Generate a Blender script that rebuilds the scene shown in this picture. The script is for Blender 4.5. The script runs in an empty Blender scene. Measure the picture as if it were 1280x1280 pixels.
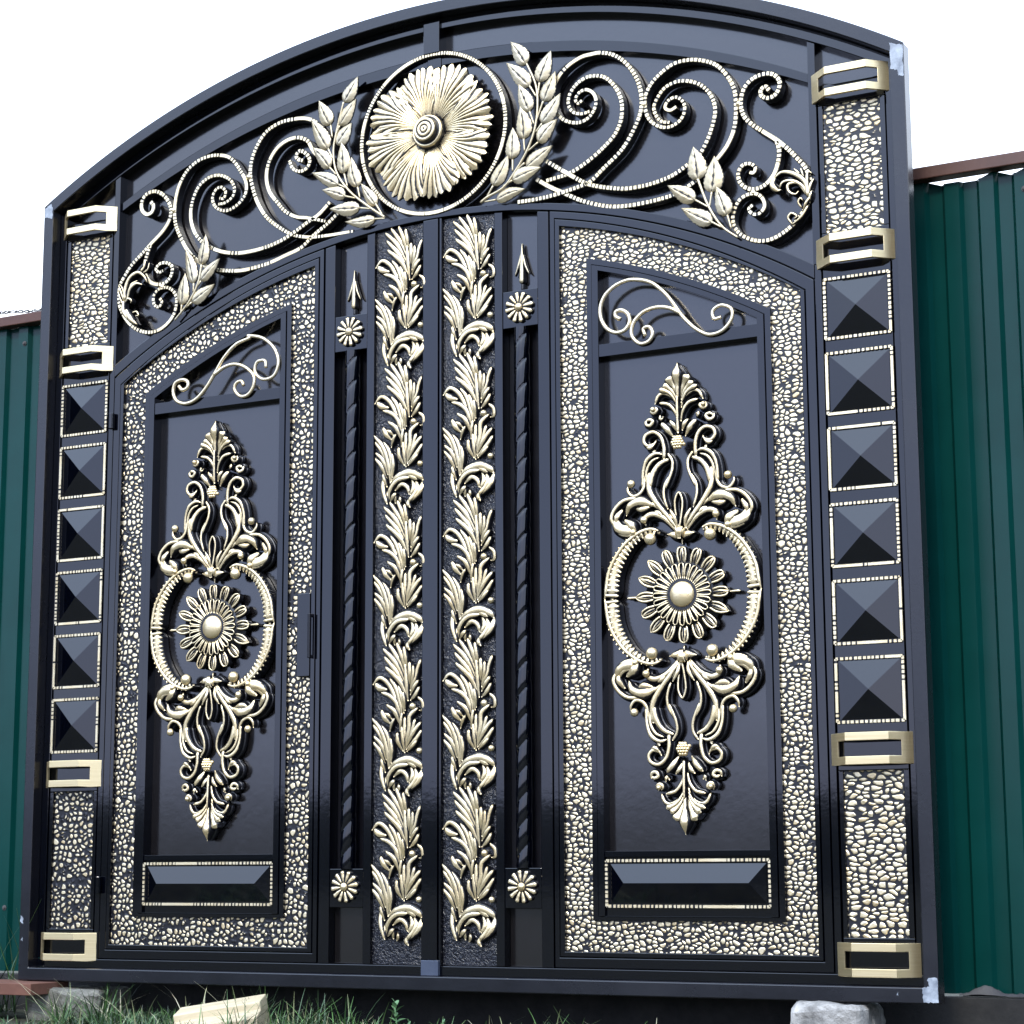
import bpy, bmesh, math, random, json
from mathutils import Vector, Matrix, noise
random.seed(7)
sc = bpy.context.scene
COL = sc.collection
R = math.radians
# ornament centre lines in millimetres on the gate's own face (x across, z up)
D = json.loads('''{"bars":[[[291.9,2422.8],[352.0,2421.6],[411.7,2425.4],[454.5,2431.4],[500.3,2439.3],[529.7,2446.7],[572.9,2479.8],[635.0,2529.2],[671.7,2581.0],[694.0,2628.3],[698.3,2672.1],[684.9,2733.0],[649.7,2789.7],[606.7,2824.0],[562.9,2837.8],[540.9,2838.1],[511.3,2836.7],[481.6,2826.8],[451.6,2809.1],[424.8,2779.8],[412.8,2744.6],[415.8,2697.3],[433.7,2663.0],[463.2,2642.2],[499.2,2634.3],[528.8,2644.5],[548.6,2670.2],[552.2,2694.2],[542.7,2717.5],[520.0,2731.6],[497.0,2725.9],[485.3,2706.4],[495.0,2693.8],[506.5,2700.9]],[[385.7,2474.8],[418.8,2478.6],[464.9,2486.4],[530.5,2516.8],[589.3,2558.7],[610.5,2579.7],[629.1,2615.9],[634.0,2656.3],[628.4,2691.7],[609.0,2729.9],[580.2,2759.5],[551.1,2770.3],[517.2,2770.3],[484.1,2753.1],[462.4,2723.0],[460.4,2695.4],[476.7,2670.8],[506.1,2660.8],[529.0,2664.4]],[[386.1,2534.9],[419.1,2510.9],[464.8,2478.7],[513.4,2446.3],[545.7,2432.0],[587.3,2419.6],[644.0,2407.8],[697.5,2407.0],[743.6,2412.0],[793.0,2424.1],[842.4,2449.5],[877.6,2473.7],[913.5,2538.6],[926.9,2596.6],[915.8,2639.0],[888.8,2674.4],[854.3,2694.4],[812.4,2702.2],[773.3,2690.7],[748.0,2663.0],[736.9,2637.7],[743.6,2612.6],[760.9,2590.8],[785.5,2583.1]],[[352.5,2484.8],[398.7,2452.6],[451.1,2422.7],[496.6,2397.2],[535.3,2380.8],[589.5,2363.8],[643.2,2357.1],[696.7,2357.2],[749.7,2360.6],[791.9,2367.3],[841.1,2386.1],[890.2,2418.2],[928.8,2451.7],[960.4,2487.1],[982.0,2533.3],[988.6,2592.2],[984.7,2646.5],[965.2,2690.5],[931.6,2730.6],[890.5,2752.0],[845.2,2762.5],[799.4,2759.3],[760.0,2739.4],[727.5,2711.2],[709.1,2676.9],[708.4,2636.0],[722.1,2602.8],[753.6,2577.5],[785.3,2571.9],[817.2,2585.9],[831.7,2613.8],[825.3,2642.0],[804.5,2657.7],[779.7,2650.4],[770.5,2631.6],[786.2,2621.3],[805.7,2628.6]],[[1090.5,2624.5],[1080.7,2637.3],[1067.1,2630.5],[1066.6,2613.9],[1086.5,2602.0],[1110.2,2609.2],[1122.6,2633.5],[1118.2,2654.2],[1101.8,2670.0],[1078.4,2675.1],[1044.3,2668.1],[1020.1,2649.2],[1007.5,2621.4],[1005.0,2591.8],[1014.5,2560.1],[1037.5,2532.7],[1073.8,2503.2],[1109.9,2473.8],[1139.0,2445.8],[1167.8,2411.5],[1190.0,2381.7],[1203.7,2343.8],[1204.3,2311.3],[1193.4,2274.2],[1159.3,2231.0],[1122.3,2204.2],[1085.5,2190.3],[1052.2,2190.3],[1019.0,2201.8],[989.2,2224.2],[973.1,2256.1],[977.3,2288.3],[994.9,2318.5],[1022.2,2330.6],[1049.0,2326.3],[1065.3,2307.3],[1068.1,2287.3],[1054.3,2270.8],[1034.2,2270.7],[1021.2,2287.4],[1034.9,2298.4]],[[1109.8,2470.6],[1115.7,2443.3],[1111.4,2407.9],[1097.1,2374.2],[1069.7,2349.2],[1039.4,2342.6],[1012.7,2351.8],[994.6,2374.5],[993.6,2401.1],[1007.6,2418.6],[1031.2,2418.0],[1044.3,2402.6],[1037.2,2390.6],[1027.2,2393.9]],[[-1071.4,2638.1],[-1060.7,2622.8],[-1066.2,2603.1],[-1086.5,2597.7],[-1107.6,2616.4],[-1108.5,2644.0],[-1092.7,2665.5],[-1060.2,2672.3],[-1027.1,2658.5],[-1001.9,2630.6],[-988.8,2597.9],[-994.0,2564.7],[-1019.3,2531.2],[-1063.0,2497.0],[-1102.8,2465.4],[-1142.8,2433.7],[-1170.6,2400.1],[-1190.1,2368.8],[-1193.1,2335.1],[-1190.0,2304.1],[-1174.5,2271.6],[-1148.7,2237.8],[-1111.0,2209.4],[-1065.9,2195.3],[-1025.6,2198.6],[-990.0,2217.4],[-966.7,2244.4],[-957.6,2276.6],[-960.4,2303.7],[-977.1,2326.1],[-1001.5,2337.8],[-1033.7,2333.8],[-1051.2,2312.6],[-1046.4,2285.1],[-1027.9,2275.9],[-1016.3,2291.1],[-1024.7,2304.0]],[[-1068.9,2489.3],[-1087.7,2439.4],[-1088.6,2402.2],[-1071.3,2369.3],[-1038.3,2353.0],[-1006.0,2353.6],[-982.4,2373.8],[-979.3,2403.7],[-999.9,2420.1],[-1028.2,2420.7],[-1043.9,2406.1],[-1031.4,2392.5],[-1014.5,2395.8]],[[-342.2,2489.6],[-383.5,2459.4],[-437.4,2427.4],[-479.1,2396.9],[-538.1,2379.8],[-601.9,2363.2],[-657.8,2356.4],[-709.8,2354.5],[-772.2,2363.2],[-827.4,2378.0],[-876.6,2408.3],[-919.4,2449.7],[-958.3,2515.3],[-973.5,2554.8],[-976.9,2602.9],[-970.1,2649.4],[-955.0,2687.9],[-927.8,2724.3],[-888.3,2748.4],[-844.7,2757.4],[-797.0,2753.4],[-757.1,2736.5],[-714.3,2682.3],[-695.1,2644.0],[-695.8,2609.0],[-722.4,2578.2],[-769.9,2562.2],[-811.6,2580.4],[-826.2,2612.1],[-813.0,2639.5],[-792.5,2645.0],[-774.8,2627.5],[-781.2,2605.0],[-797.1,2608.7]],[[-371.8,2527.1],[-413.2,2493.3],[-454.9,2474.0],[-505.3,2448.5],[-560.3,2427.3],[-624.4,2414.5],[-711.0,2411.6],[-773.6,2423.8],[-822.2,2444.3],[-860.8,2470.5],[-893.1,2510.5],[-908.4,2560.1],[-902.8,2612.4],[-876.1,2661.5],[-834.9,2684.4],[-793.3,2683.5],[-751.5,2659.0],[-737.1,2627.3],[-743.4,2604.9],[-770.5,2588.7],[-798.0,2587.1]],[[-416.8,2762.9],[-425.6,2794.3],[-447.0,2811.1],[-477.0,2822.0],[-519.8,2825.9],[-567.1,2823.0],[-618.7,2801.9],[-652.8,2762.5],[-673.7,2717.0],[-679.3,2669.0],[-667.4,2618.2],[-649.0,2570.4],[-613.4,2516.8],[-565.4,2476.1],[-513.7,2444.3],[-454.3,2427.0],[-387.2,2421.7],[-287.8,2421.3]],[[-474.9,2680.0],[-492.0,2686.5],[-500.7,2699.2],[-488.1,2713.8],[-462.4,2700.2],[-449.4,2675.7],[-457.5,2654.8],[-482.9,2646.0],[-512.9,2660.3],[-526.2,2688.5]],[[-385.9,2650.3],[-437.1,2707.0],[-458.8,2742.3],[-493.1,2759.4],[-535.9,2757.5],[-574.2,2737.8],[-603.8,2697.8],[-613.7,2650.7],[-602.0,2600.2],[-566.7,2553.7],[-540.6,2524.1],[-497.6,2498.9],[-455.1,2488.7],[-387.7,2467.4]]],"branch_r":{"leaves":[[[275.9,2924.1],[326.3,2844.7],36.9],[[263.6,2858.3],[339.3,2773.1],36.9],[[413.7,2867.1],[372.9,2777.8],39.8],[[424.8,2802.4],[384.1,2716.4],36.9],[[304.0,2782.8],[338.8,2693.4],35.5],[[444.0,2728.7],[380.2,2648.6],36.9],[[307.0,2714.8],[318.1,2611.3],39.8],[[431.7,2651.9],[366.5,2592.1],36.9],[[284.7,2649.9],[280.8,2553.8],36.9],[[414.5,2574.5],[324.3,2523.3],36.9],[[267.4,2568.6],[214.5,2482.3],36.9],[[378.2,2511.2],[280.5,2488.7],35.5],[[322.9,2455.5],[222.9,2437.4],29.8]],"stems":[[[171.8,2436.1],[188.9,2447.4],[250.1,2471.9],[287.3,2512.3],[331.3,2576.4],[356.8,2640.3],[365.7,2716.6],[359.5,2774.0],[329.7,2845.6]],[[339.3,2773.1],[360.9,2736.2]],[[372.9,2777.8],[365.2,2735.4]],[[384.1,2716.4],[362.0,2661.2]],[[338.8,2693.4],[353.6,2650.2]],[[380.2,2648.6],[358.4,2624.5]],[[318.1,2611.3],[321.3,2571.9]],[[366.5,2592.1],[331.3,2570.2]],[[280.8,2553.8],[280.6,2516.6]],[[321.0,2536.2],[287.3,2512.3]],[[214.5,2482.3],[192.3,2450.0]],[[280.5,2488.7],[246.7,2475.5]],[[222.9,2437.4],[185.5,2437.1]]]},"branch_l":{"leaves":[[[-266.1,2915.8],[-317.2,2842.0],36.8],[[-269.5,2842.5],[-331.0,2766.8],35.2],[[-405.5,2859.9],[-364.5,2774.6],36.8],[[-287.4,2768.3],[-342.8,2706.2],40.0],[[-434.3,2805.5],[-372.8,2698.4],38.4],[[-319.9,2707.8],[-312.6,2607.6],36.8],[[-430.9,2712.1],[-367.0,2636.7],35.2],[[-284.2,2654.1],[-262.6,2555.7],35.2],[[-427.6,2626.5],[-333.0,2575.1],32.0],[[-250.4,2564.6],[-196.8,2487.3],28.8],[[-391.1,2565.4],[-307.7,2533.1],32.0],[[-361.1,2498.2],[-253.8,2486.6],35.2],[[-306.8,2449.8],[-200.5,2443.0],28.8]],"stems":[[[-164.1,2443.1],[-225.2,2488.6],[-295.5,2550.5],[-341.8,2620.1],[-353.0,2688.1],[-343.2,2745.4],[-317.2,2842.0]],[[-331.0,2766.8],[-347.3,2734.6]],[[-364.5,2774.6],[-357.7,2732.7]],[[-372.8,2698.4],[-354.8,2662.3]],[[-312.6,2607.6],[-299.7,2561.7]],[[-367.0,2636.7],[-341.7,2608.7]],[[-262.6,2555.7],[-254.1,2518.1]],[[-333.0,2575.1],[-303.8,2558.7]],[[-307.7,2533.1],[-270.5,2520.7]],[[-253.8,2486.6],[-217.0,2478.3]],[[-200.5,2443.0],[-164.0,2439.5]],[[-196.8,2491.4],[-172.2,2451.5]]]},"sprig_r":{"leaves":[[[862.2,2493.1],[874.0,2394.4],44.7],[[926.9,2453.8],[916.0,2349.5],44.7],[[783.6,2389.0],[865.9,2334.2],35.2],[[822.3,2317.8],[914.1,2262.3],35.2],[[931.1,2363.6],[961.4,2274.8],36.8]],"stems":[[[874.0,2396.0],[904.9,2311.6],[944.3,2246.2],[990.7,2206.5]],[[916.0,2351.1],[908.2,2307.7]],[[864.2,2336.2],[904.8,2308.3]],[[912.4,2264.2],[944.3,2243.0]],[[961.4,2276.4],[972.3,2235.4]]]},"sprig_l":{"leaves":[[[-838.2,2489.5],[-853.5,2391.7],32.7],[[-914.5,2450.6],[-881.6,2332.4],32.7],[[-777.1,2399.0],[-852.1,2336.6],31.2],[[-916.4,2370.6],[-927.4,2267.1],35.5],[[-796.7,2317.4],[-887.9,2270.1],34.1]],"stems":[[[-851.5,2389.7],[-865.7,2326.9],[-899.8,2271.7],[-954.0,2219.0]],[[-881.6,2332.4],[-882.8,2302.6]],[[-852.1,2336.6],[-865.5,2320.2]],[[-927.4,2267.1],[-930.6,2235.9]],[[-887.9,2270.1],[-907.3,2256.1]]]},"tuft_r":[[[[1199.8,2294.4],[1191.3,2337.8],[1159.3,2365.7],[1123.2,2374.9],[1102.9,2361.9]],[12.8,14.4,6.4]],[[[1103.0,2365.2],[1097.4,2343.3],[1111.8,2324.6],[1121.8,2326.3]],[14.4,17.6,6.4]],[[[1199.9,2297.6],[1181.2,2329.7],[1148.9,2347.9],[1125.6,2345.2],[1117.0,2330.3]],[9.6,9.6,6.4]],[[[1196.6,2298.1],[1168.3,2338.3],[1141.9,2336.1],[1144.7,2316.1],[1164.1,2306.5],[1172.6,2314.9]],[6.4,8.9,4.5]],[[[1200.2,2307.2],[1197.8,2336.7],[1201.9,2365.2],[1213.2,2358.5]],[8.0,9.6,3.8]],[[[1199.9,2297.6],[1207.3,2325.5],[1217.6,2343.2]],[8.0,9.6,3.2]],[[[1201.0,2281.3],[1208.2,2302.7],[1211.7,2310.2]],[8.0,8.9,2.6]],[[[1181.9,2352.3],[1169.3,2370.6],[1159.7,2381.9]],[7.0,7.7,2.6]],[[[1188.3,2348.0],[1182.4,2371.6],[1179.4,2380.3]],[6.4,6.4,2.6]],[[[1182.4,2258.4],[1192.7,2276.1],[1206.3,2293.3]],[3.2,8.9,5.1]],[[[1179.3,2265.3],[1170.0,2282.9],[1176.9,2293.2],[1184.8,2283.8]],[4.5,5.8,3.2]],[[[1151.8,2221.2],[1139.3,2242.5],[1149.5,2253.8],[1165.5,2241.7],[1155.5,2236.7]],[5.1,7.0,3.8]],[[[1148.5,2221.7],[1178.6,2239.7],[1199.0,2268.7]],[3.2,8.3,6.4]]],"tuft_l":[[[[-1163.2,2313.6],[-1160.5,2353.9],[-1141.1,2388.5],[-1108.8,2400.9],[-1083.8,2383.9],[-1070.9,2361.9]],[14.2,12.8,7.1]],[[[-1155.0,2312.5],[-1139.9,2351.1],[-1115.8,2364.7],[-1091.1,2357.9]],[8.5,11.4,5.7]],[[[-1147.4,2331.8],[-1136.2,2364.1],[-1112.0,2374.3]],[6.2,8.0,4.0]],[[[-1167.4,2314.2],[-1180.9,2349.9],[-1189.9,2371.5]],[7.1,8.0,2.8]],[[[-1165.5,2320.7],[-1172.9,2355.6],[-1185.9,2374.4]],[5.7,6.8,2.8]],[[[-1171.0,2301.1],[-1184.4,2330.0],[-1191.3,2351.3]],[6.2,6.2,2.3]],[[[-1163.0,2306.8],[-1151.1,2318.8],[-1134.4,2309.8],[-1138.2,2300.1]],[5.7,7.4,3.4]],[[[-1158.1,2282.5],[-1128.1,2241.5],[-1107.2,2225.4]],[14.2,19.9,5.7]],[[[-1133.1,2269.1],[-1112.7,2269.8],[-1104.1,2255.2],[-1118.4,2257.1]],[5.1,6.8,2.8]],[[[-1167.4,2314.2],[-1166.2,2280.2],[-1140.4,2243.1]],[11.4,14.2,8.5]],[[[-1100.7,2403.2],[-1084.8,2417.9],[-1081.4,2437.7]],[11.4,8.5,4.0]],[[[-1092.4,2398.6],[-1072.2,2405.9],[-1064.8,2428.6]],[5.7,5.7,2.8]]],"dscroll_r":[[[624.2,2020.0],[608.4,2030.4],[610.3,2043.4],[628.2,2046.1],[647.5,2031.9],[652.4,2008.1],[637.9,1986.7],[609.5,1982.0],[581.2,1997.2],[563.6,2026.2],[560.5,2060.0],[575.3,2094.9],[607.9,2120.6],[647.2,2131.9],[682.6,2128.7],[721.1,2115.0],[762.4,2079.6],[792.9,2039.3],[816.4,2003.4],[856.7,1961.9],[897.2,1940.5],[938.0,1948.4],[965.7,1980.4],[963.0,2006.6],[932.9,2020.3],[908.9,2007.3],[911.7,1984.1],[933.5,1985.9]],[[811.1,2013.5],[775.5,2033.3],[733.8,2040.1],[691.5,2029.1],[662.9,1999.7],[658.8,1967.2],[683.1,1941.0],[711.1,1944.2],[724.1,1965.6],[711.9,1986.9],[695.0,1982.4],[700.9,1961.9]]],"dscroll_l":[[[-936.5,2000.6],[-921.3,1985.7],[-901.8,1992.5],[-902.2,2011.0],[-922.2,2019.5],[-949.3,2012.3],[-958.4,1984.5],[-945.2,1954.3],[-910.2,1940.2],[-871.1,1948.2],[-832.8,1978.6],[-795.0,2027.3],[-762.1,2072.4],[-714.7,2111.5],[-662.3,2127.4],[-672.4,2133.1],[-614.5,2118.7],[-566.9,2075.5],[-553.6,2029.7],[-570.6,1992.0],[-612.0,1986.1],[-641.7,2013.5],[-633.9,2043.7],[-604.7,2044.6],[-600.1,2021.9]],[[-799.7,2021.8],[-756.6,2043.2],[-718.1,2046.8],[-674.6,2029.5],[-645.4,1997.8],[-647.1,1965.8],[-668.1,1941.9],[-696.7,1941.1],[-718.8,1965.8],[-712.0,1985.2],[-692.9,1989.1],[-684.0,1973.2]]],"cart":{"mid":[[[[-3.1,553.1],[-2.3,595.9],[-1.6,629.5],[-1.1,658.6]],[9.1,12.1,27.8,1.8]],[[[-4.3,455.8],[-3.8,516.6],[-3.5,565.4]],[9.1,7.8,6.0]],[[[-6.2,180.0],[-13.7,219.4],[-15.7,266.2],[-4.1,286.6],[6.7,264.2],[2.9,218.0],[-4.9,179.9]],[5.5,5.5,5.5]]],"half":[[[[-6.2,559.6],[-13.8,588.0],[-31.2,619.1]],[4.2,10.3,23.5]],[[[-6.4,550.5],[-20.5,578.0],[-44.6,599.2]],[4.2,8.5,16.9]],[[[-6.6,541.3],[-25.5,570.9],[-57.2,586.8]],[3.6,7.2,13.3]],[[[-5.2,528.9],[-16.0,557.6],[-45.0,574.6],[-61.5,568.8],[-73.4,545.5]],[4.2,8.5,6.6]],[[[-4.4,489.2],[-11.9,517.5],[-29.4,539.2],[-58.6,547.0]],[4.2,7.2,7.8]],[[[-80.1,537.1],[-83.6,525.2],[-75.4,519.7],[-65.5,527.8],[-71.9,536.2]],[6.0,9.1,7.2]],[[[-103.6,502.7],[-102.2,490.3],[-89.1,485.9],[-80.8,497.3],[-92.1,503.1],[-102.1,498.0]],[6.6,8.5,7.2]],[[[-8.1,462.2],[-17.5,481.5],[-28.6,493.3]],[4.8,10.3,6.0]],[[[-18.2,445.0],[-37.1,471.3],[-53.1,488.2]],[4.8,13.3,10.3]],[[[-49.5,509.3],[-56.2,500.8],[-59.2,513.4]],[4.2,9.1,3.6]],[[[-48.5,384.2],[-47.8,420.6],[-58.7,452.2],[-79.7,465.9],[-102.7,458.2],[-108.0,440.4],[-95.1,426.8],[-75.3,432.5],[-70.2,442.7]],[9.1,8.5,7.8,7.2]],[[[-103.2,429.2],[-90.3,420.3],[-73.7,432.3]],[5.4,10.3,3.6]],[[[-77.3,414.4],[-79.1,402.4]],[10.3,9.1]],[[[-108.9,372.6],[-108.7,333.2],[-113.0,306.1],[-125.9,291.5],[-145.1,287.3],[-159.8,302.4],[-160.9,318.3]],[6.2,7.0,7.8,6.2]],[[[-113.4,308.3],[-111.0,356.7],[-97.3,388.9],[-70.9,403.1],[-51.5,398.2]],[7.8,7.2,9.1,6.0]],[[[-35.5,384.5],[-61.7,373.3],[-83.4,345.0],[-92.2,303.3]],[7.8,10.9,13.3,11.5]],[[[-94.0,351.5],[-93.2,300.4],[-75.6,267.5],[-40.8,223.6],[-14.3,188.4]],[11.7,13.3,10.9,7.0]],[[[-98.8,303.9],[-101.2,352.7],[-84.4,381.6],[-61.4,391.5]],[5.4,6.6,6.6,4.2]],[[[-38.4,401.5],[-24.3,378.9],[-24.8,351.7],[-46.8,299.3]],[6.0,6.6,6.0]],[[[-25.1,345.1],[-46.7,311.9],[-50.2,280.9],[-38.3,240.9]],[5.5,6.2,5.5]],[[[-11.5,184.3],[-15.9,211.8],[-32.1,240.4]],[4.7,9.4,4.7]],[[[-16.5,180.8],[-32.4,220.9],[-48.9,237.9]],[4.7,8.6,3.9]],[[[-14.4,184.5],[-44.8,229.8],[-82.1,258.3],[-128.3,277.9],[-170.9,277.7],[-201.2,254.7],[-212.3,228.0],[-201.9,203.5]],[8.6,8.6,8.6,8.6,8.6]],[[[-82.1,256.3],[-119.9,269.4],[-152.0,258.4],[-165.2,232.0]],[10.2,21.9,17.2,5.5]],[[[-208.0,227.6],[-191.3,198.7],[-161.5,188.5],[-129.7,187.9]],[10.2,19.5,21.9,9.4]],[[[-206.0,215.7],[-185.0,186.5],[-155.3,178.2],[-132.0,180.3]],[6.2,11.7,13.3,7.0]],[[[-197.3,226.8],[-182.6,205.9],[-159.3,198.1],[-138.0,197.6]],[4.7,10.2,10.9,5.5]],[[[-179.8,252.9],[-197.3,226.8],[-193.3,206.8]],[7.8,13.3,5.5]],[[[-141.3,261.4],[-124.5,248.2],[-90.6,253.1]],[6.2,14.1,5.5]],[[[-171.7,220.7],[-146.4,203.0],[-134.2,174.6]],[10.2,19.5,6.2]],[[[-16.5,180.8],[-49.2,216.5],[-86.8,231.3],[-110.2,219.6],[-106.3,199.7]],[7.0,10.9,12.5,9.4]],[[[-90.9,233.6],[-69.9,235.8],[-49.3,214.6]],[4.7,10.2,3.9]],[[[-4.4,162.5],[-21.0,167.6],[-41.7,170.4]],[15.6,14.1,2.3]]],"balls":[[-146.7,321.7,14],[-90.1,160.2,21],[-109.0,215.6,13],[-76.9,529.1,9],[-142.5,183.1,11]],"cone":[-4.0,423.9],"bud":[-5.0,174.1],"ring":[[[-64.6,176.9],[-87.6,183.4],[-121.5,175.6],[-160.0,149.2],[-188.2,112.3],[-205.9,70.5],[-213.1,12.5]],[19.5,23.4,31.2,39.1,42.2,43.0,43.0]],"sun":[-3.4,2.7]},"unit":[[[[33.3,226.0],[9.3,276.5],[-39.8,319.8]],[3.9,13.3,5.5]],[[[31.5,247.0],[0.0,302.6],[-42.2,349.5]],[3.9,12.5,4.7]],[[[28.8,266.0],[-4.7,332.5],[-45.9,374.3]],[3.9,12.5,4.7]],[[[27.0,287.1],[2.3,344.2],[-28.1,387.7]],[3.9,11.7,4.7]],[[[28.8,297.3],[18.7,346.5],[0.0,389.8]],[3.9,11.7,4.7]],[[[33.5,303.0],[31.7,340.8],[25.7,377.1]],[3.9,10.9,3.9]],[[[36.1,215.3],[33.4,265.5],[28.9,328.6]],[6.2,10.2,4.7]],[[[44.0,216.6],[64.8,232.9],[79.6,256.2]],[3.9,10.2,3.1]],[[[44.0,233.2],[62.6,258.1],[77.8,275.1]],[3.9,10.2,3.1]],[[[44.0,245.6],[62.6,283.0],[71.9,311.1],[82.6,336.9]],[3.9,11.7,8.6,3.1]],[[[39.4,260.7],[45.5,297.4],[44.2,330.9]],[3.9,11.7,3.9]],[[[44.0,251.8],[58.0,291.8],[58.1,321.0]],[3.9,9.4,3.1]],[[[11.4,139.2],[-0.1,206.8],[-16.4,250.2],[-35.1,275.3],[-58.6,287.5],[-82.2,267.9]],[5.5,10.2,10.2,10.2,3.9]],[[[13.8,155.5],[-0.1,210.9],[-23.4,233.4],[-52.5,243.7]],[3.9,10.9,10.2,4.7]],[[[11.4,143.3],[-4.8,186.5],[-32.8,206.9]],[3.9,10.9,4.7]],[[[16.6,163.5],[11.5,213.8],[-4.7,259.3],[-24.3,284.5]],[3.9,10.9,10.2,3.9]],[[[22.1,179.5],[18.5,225.5],[5.5,262.4]],[3.9,10.9,3.9]],[[[25.9,187.4],[26.8,216.3],[23.2,243.7]],[3.9,9.4,3.9]],[[[10.0,126.9],[14.7,159.5],[19.4,183.9]],[3.1,8.6,3.9]],[[[-35.1,252.3],[-56.2,256.7],[-72.7,271.1]],[3.9,15.6,4.7]],[[[-25.8,128.4],[-13.2,154.1],[-3.4,166.4]],[3.9,7.8,3.1]],[[[-23.4,151.0],[-37.4,164.9],[-52.4,191.5]],[4.7,13.3,3.9]],[[[-16.4,162.8],[-28.1,176.4],[-39.8,181.8]],[3.9,8.6,3.1]],[[[-28.1,19.0],[-32.8,81.5],[-51.5,133.1],[-82.0,169.5]],[4.7,10.9,10.9,3.9]],[[[-31.8,44.2],[-46.8,103.6],[-80.6,150.6]],[3.9,10.9,3.9]],[[[-36.5,44.6],[-51.5,91.6],[-77.2,115.7]],[3.9,10.9,3.9]],[[[-41.2,34.7],[-56.1,73.4],[-77.2,98.2]],[3.9,10.2,3.9]],[[[-25.3,27.0],[-22.5,80.5],[-32.8,120.8],[-56.2,150.2]],[4.7,10.9,10.2,3.1]],[[[-20.7,34.9],[-15.1,79.7],[-20.7,109.3]],[4.7,10.2,3.9]],[[[-52.4,48.2],[-49.1,0.3],[-33.7,-46.3]],[3.9,10.2,4.7]],[[[-29.1,2.6],[-38.4,-21.2],[-33.7,-44.3]],[7.8,9.4,3.9]],[[[-39.8,7.7],[-46.8,33.2],[-51.4,50.1]],[7.0,8.6,3.9]],[[[21.1,68.0],[7.2,98.2],[5.4,125.3]],[3.9,10.9,4.7]],[[[22.9,71.9],[27.6,125.1],[28.6,170.5]],[4.7,10.9,4.7]],[[[25.7,75.8],[43.8,131.7],[47.1,170.7],[74.8,194.6]],[4.7,11.7,10.9,3.9]],[[[28.5,77.6],[59.0,122.0],[86.2,152.1]],[4.7,11.7,5.5]],[[[30.3,73.3],[64.4,100.8],[86.1,129.5]],[4.7,10.9,4.7]],[[[33.1,67.7],[55.2,84.4],[71.8,100.1]],[3.9,9.4,3.9]],[[[31.2,83.5],[50.7,114.5],[66.9,162.4]],[3.9,9.4,5.5]],[[[74.8,186.3],[88.6,189.0],[87.8,211.8],[71.7,226.0]],[3.9,8.6,7.8,3.9]],[[[25.7,63.4],[23.0,100.8],[18.4,142.6]],[3.9,9.4,3.9]],[[[-34.6,-42.2],[-25.8,-1.8],[2.0,24.5],[43.6,29.7]],[5.5,10.2,10.9,6.2]],[[[-25.8,23.0],[13.6,40.7],[48.2,44.0],[83.5,25.9],[88.0,15.7]],[4.7,15.6,18.0,15.6,6.2]],[[[87.1,18.6],[79.7,-11.3],[55.8,-33.7],[37.5,-47.6],[45.7,-62.2]],[7.8,15.6,13.3,9.4,3.9]],[[[59.7,21.2],[69.7,-6.3],[51.3,-33.3],[38.8,-43.7]],[6.2,13.3,10.2,3.9]],[[[-11.9,-5.1],[15.9,11.7],[35.7,-1.2],[40.3,-22.1]],[3.9,10.9,10.2,3.9]],[[[45.9,24.5],[57.3,-1.1],[45.8,-24.6]],[4.7,11.7,4.7]],[[[-28.1,-36.6],[-13.3,-23.5],[-2.6,-14.2]],[4.7,10.9,3.9]],[[[4.4,28.4],[36.7,37.7],[68.8,22.4]],[5.5,13.3,7.8]],[[[-9.6,-44.3],[-7.3,-24.0],[-8.6,-13.6]],[7.0,8.6,3.1]],[[[2.0,-49.5],[11.2,-38.0],[8.9,-25.5]],[7.0,8.6,3.1]]],"uballs":[[55.5,198.7,11],[78.1,68.6,10]],"usteps":[429.9,0.0,-426.5,-852.8,-1263.0]}''')

# ------------------------------------------------------------------ materials
def new_mat(name):
    m = bpy.data.materials.new(name); m.use_nodes = True
    nt = m.node_tree; b = nt.nodes['Principled BSDF']
    return m, nt, b
def N(nt, t, **kw):
    n = nt.nodes.new(t)
    for k, v in kw.items():
        if k in n.inputs: n.inputs[k].default_value = v
        else: setattr(n, k, v)
    return n
def L(nt, a, b): nt.links.new(a, b)
def ramp(nt, pts, interp='LINEAR'):
    r = nt.nodes.new('ShaderNodeValToRGB'); r.color_ramp.interpolation = interp
    e = r.color_ramp.elements
    while len(e) < len(pts): e.new(0.5)
    for i, (p, c) in enumerate(pts):
        e[i].position = p; e[i].color = c if len(c) == 4 else (*c, 1)
    return r
def bump(nt, b, src, strength, dist, prev=None):
    n = N(nt, 'ShaderNodeBump'); n.inputs['Strength'].default_value = strength; n.inputs['Distance'].default_value = dist
    L(nt, src, n.inputs['Height'])
    if prev is not None: L(nt, prev.outputs['Normal'], n.inputs['Normal'])
    L(nt, n.outputs['Normal'], b.inputs['Normal']); return n
def coords(nt): return N(nt, 'ShaderNodeTexCoord').outputs['Object']

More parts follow.
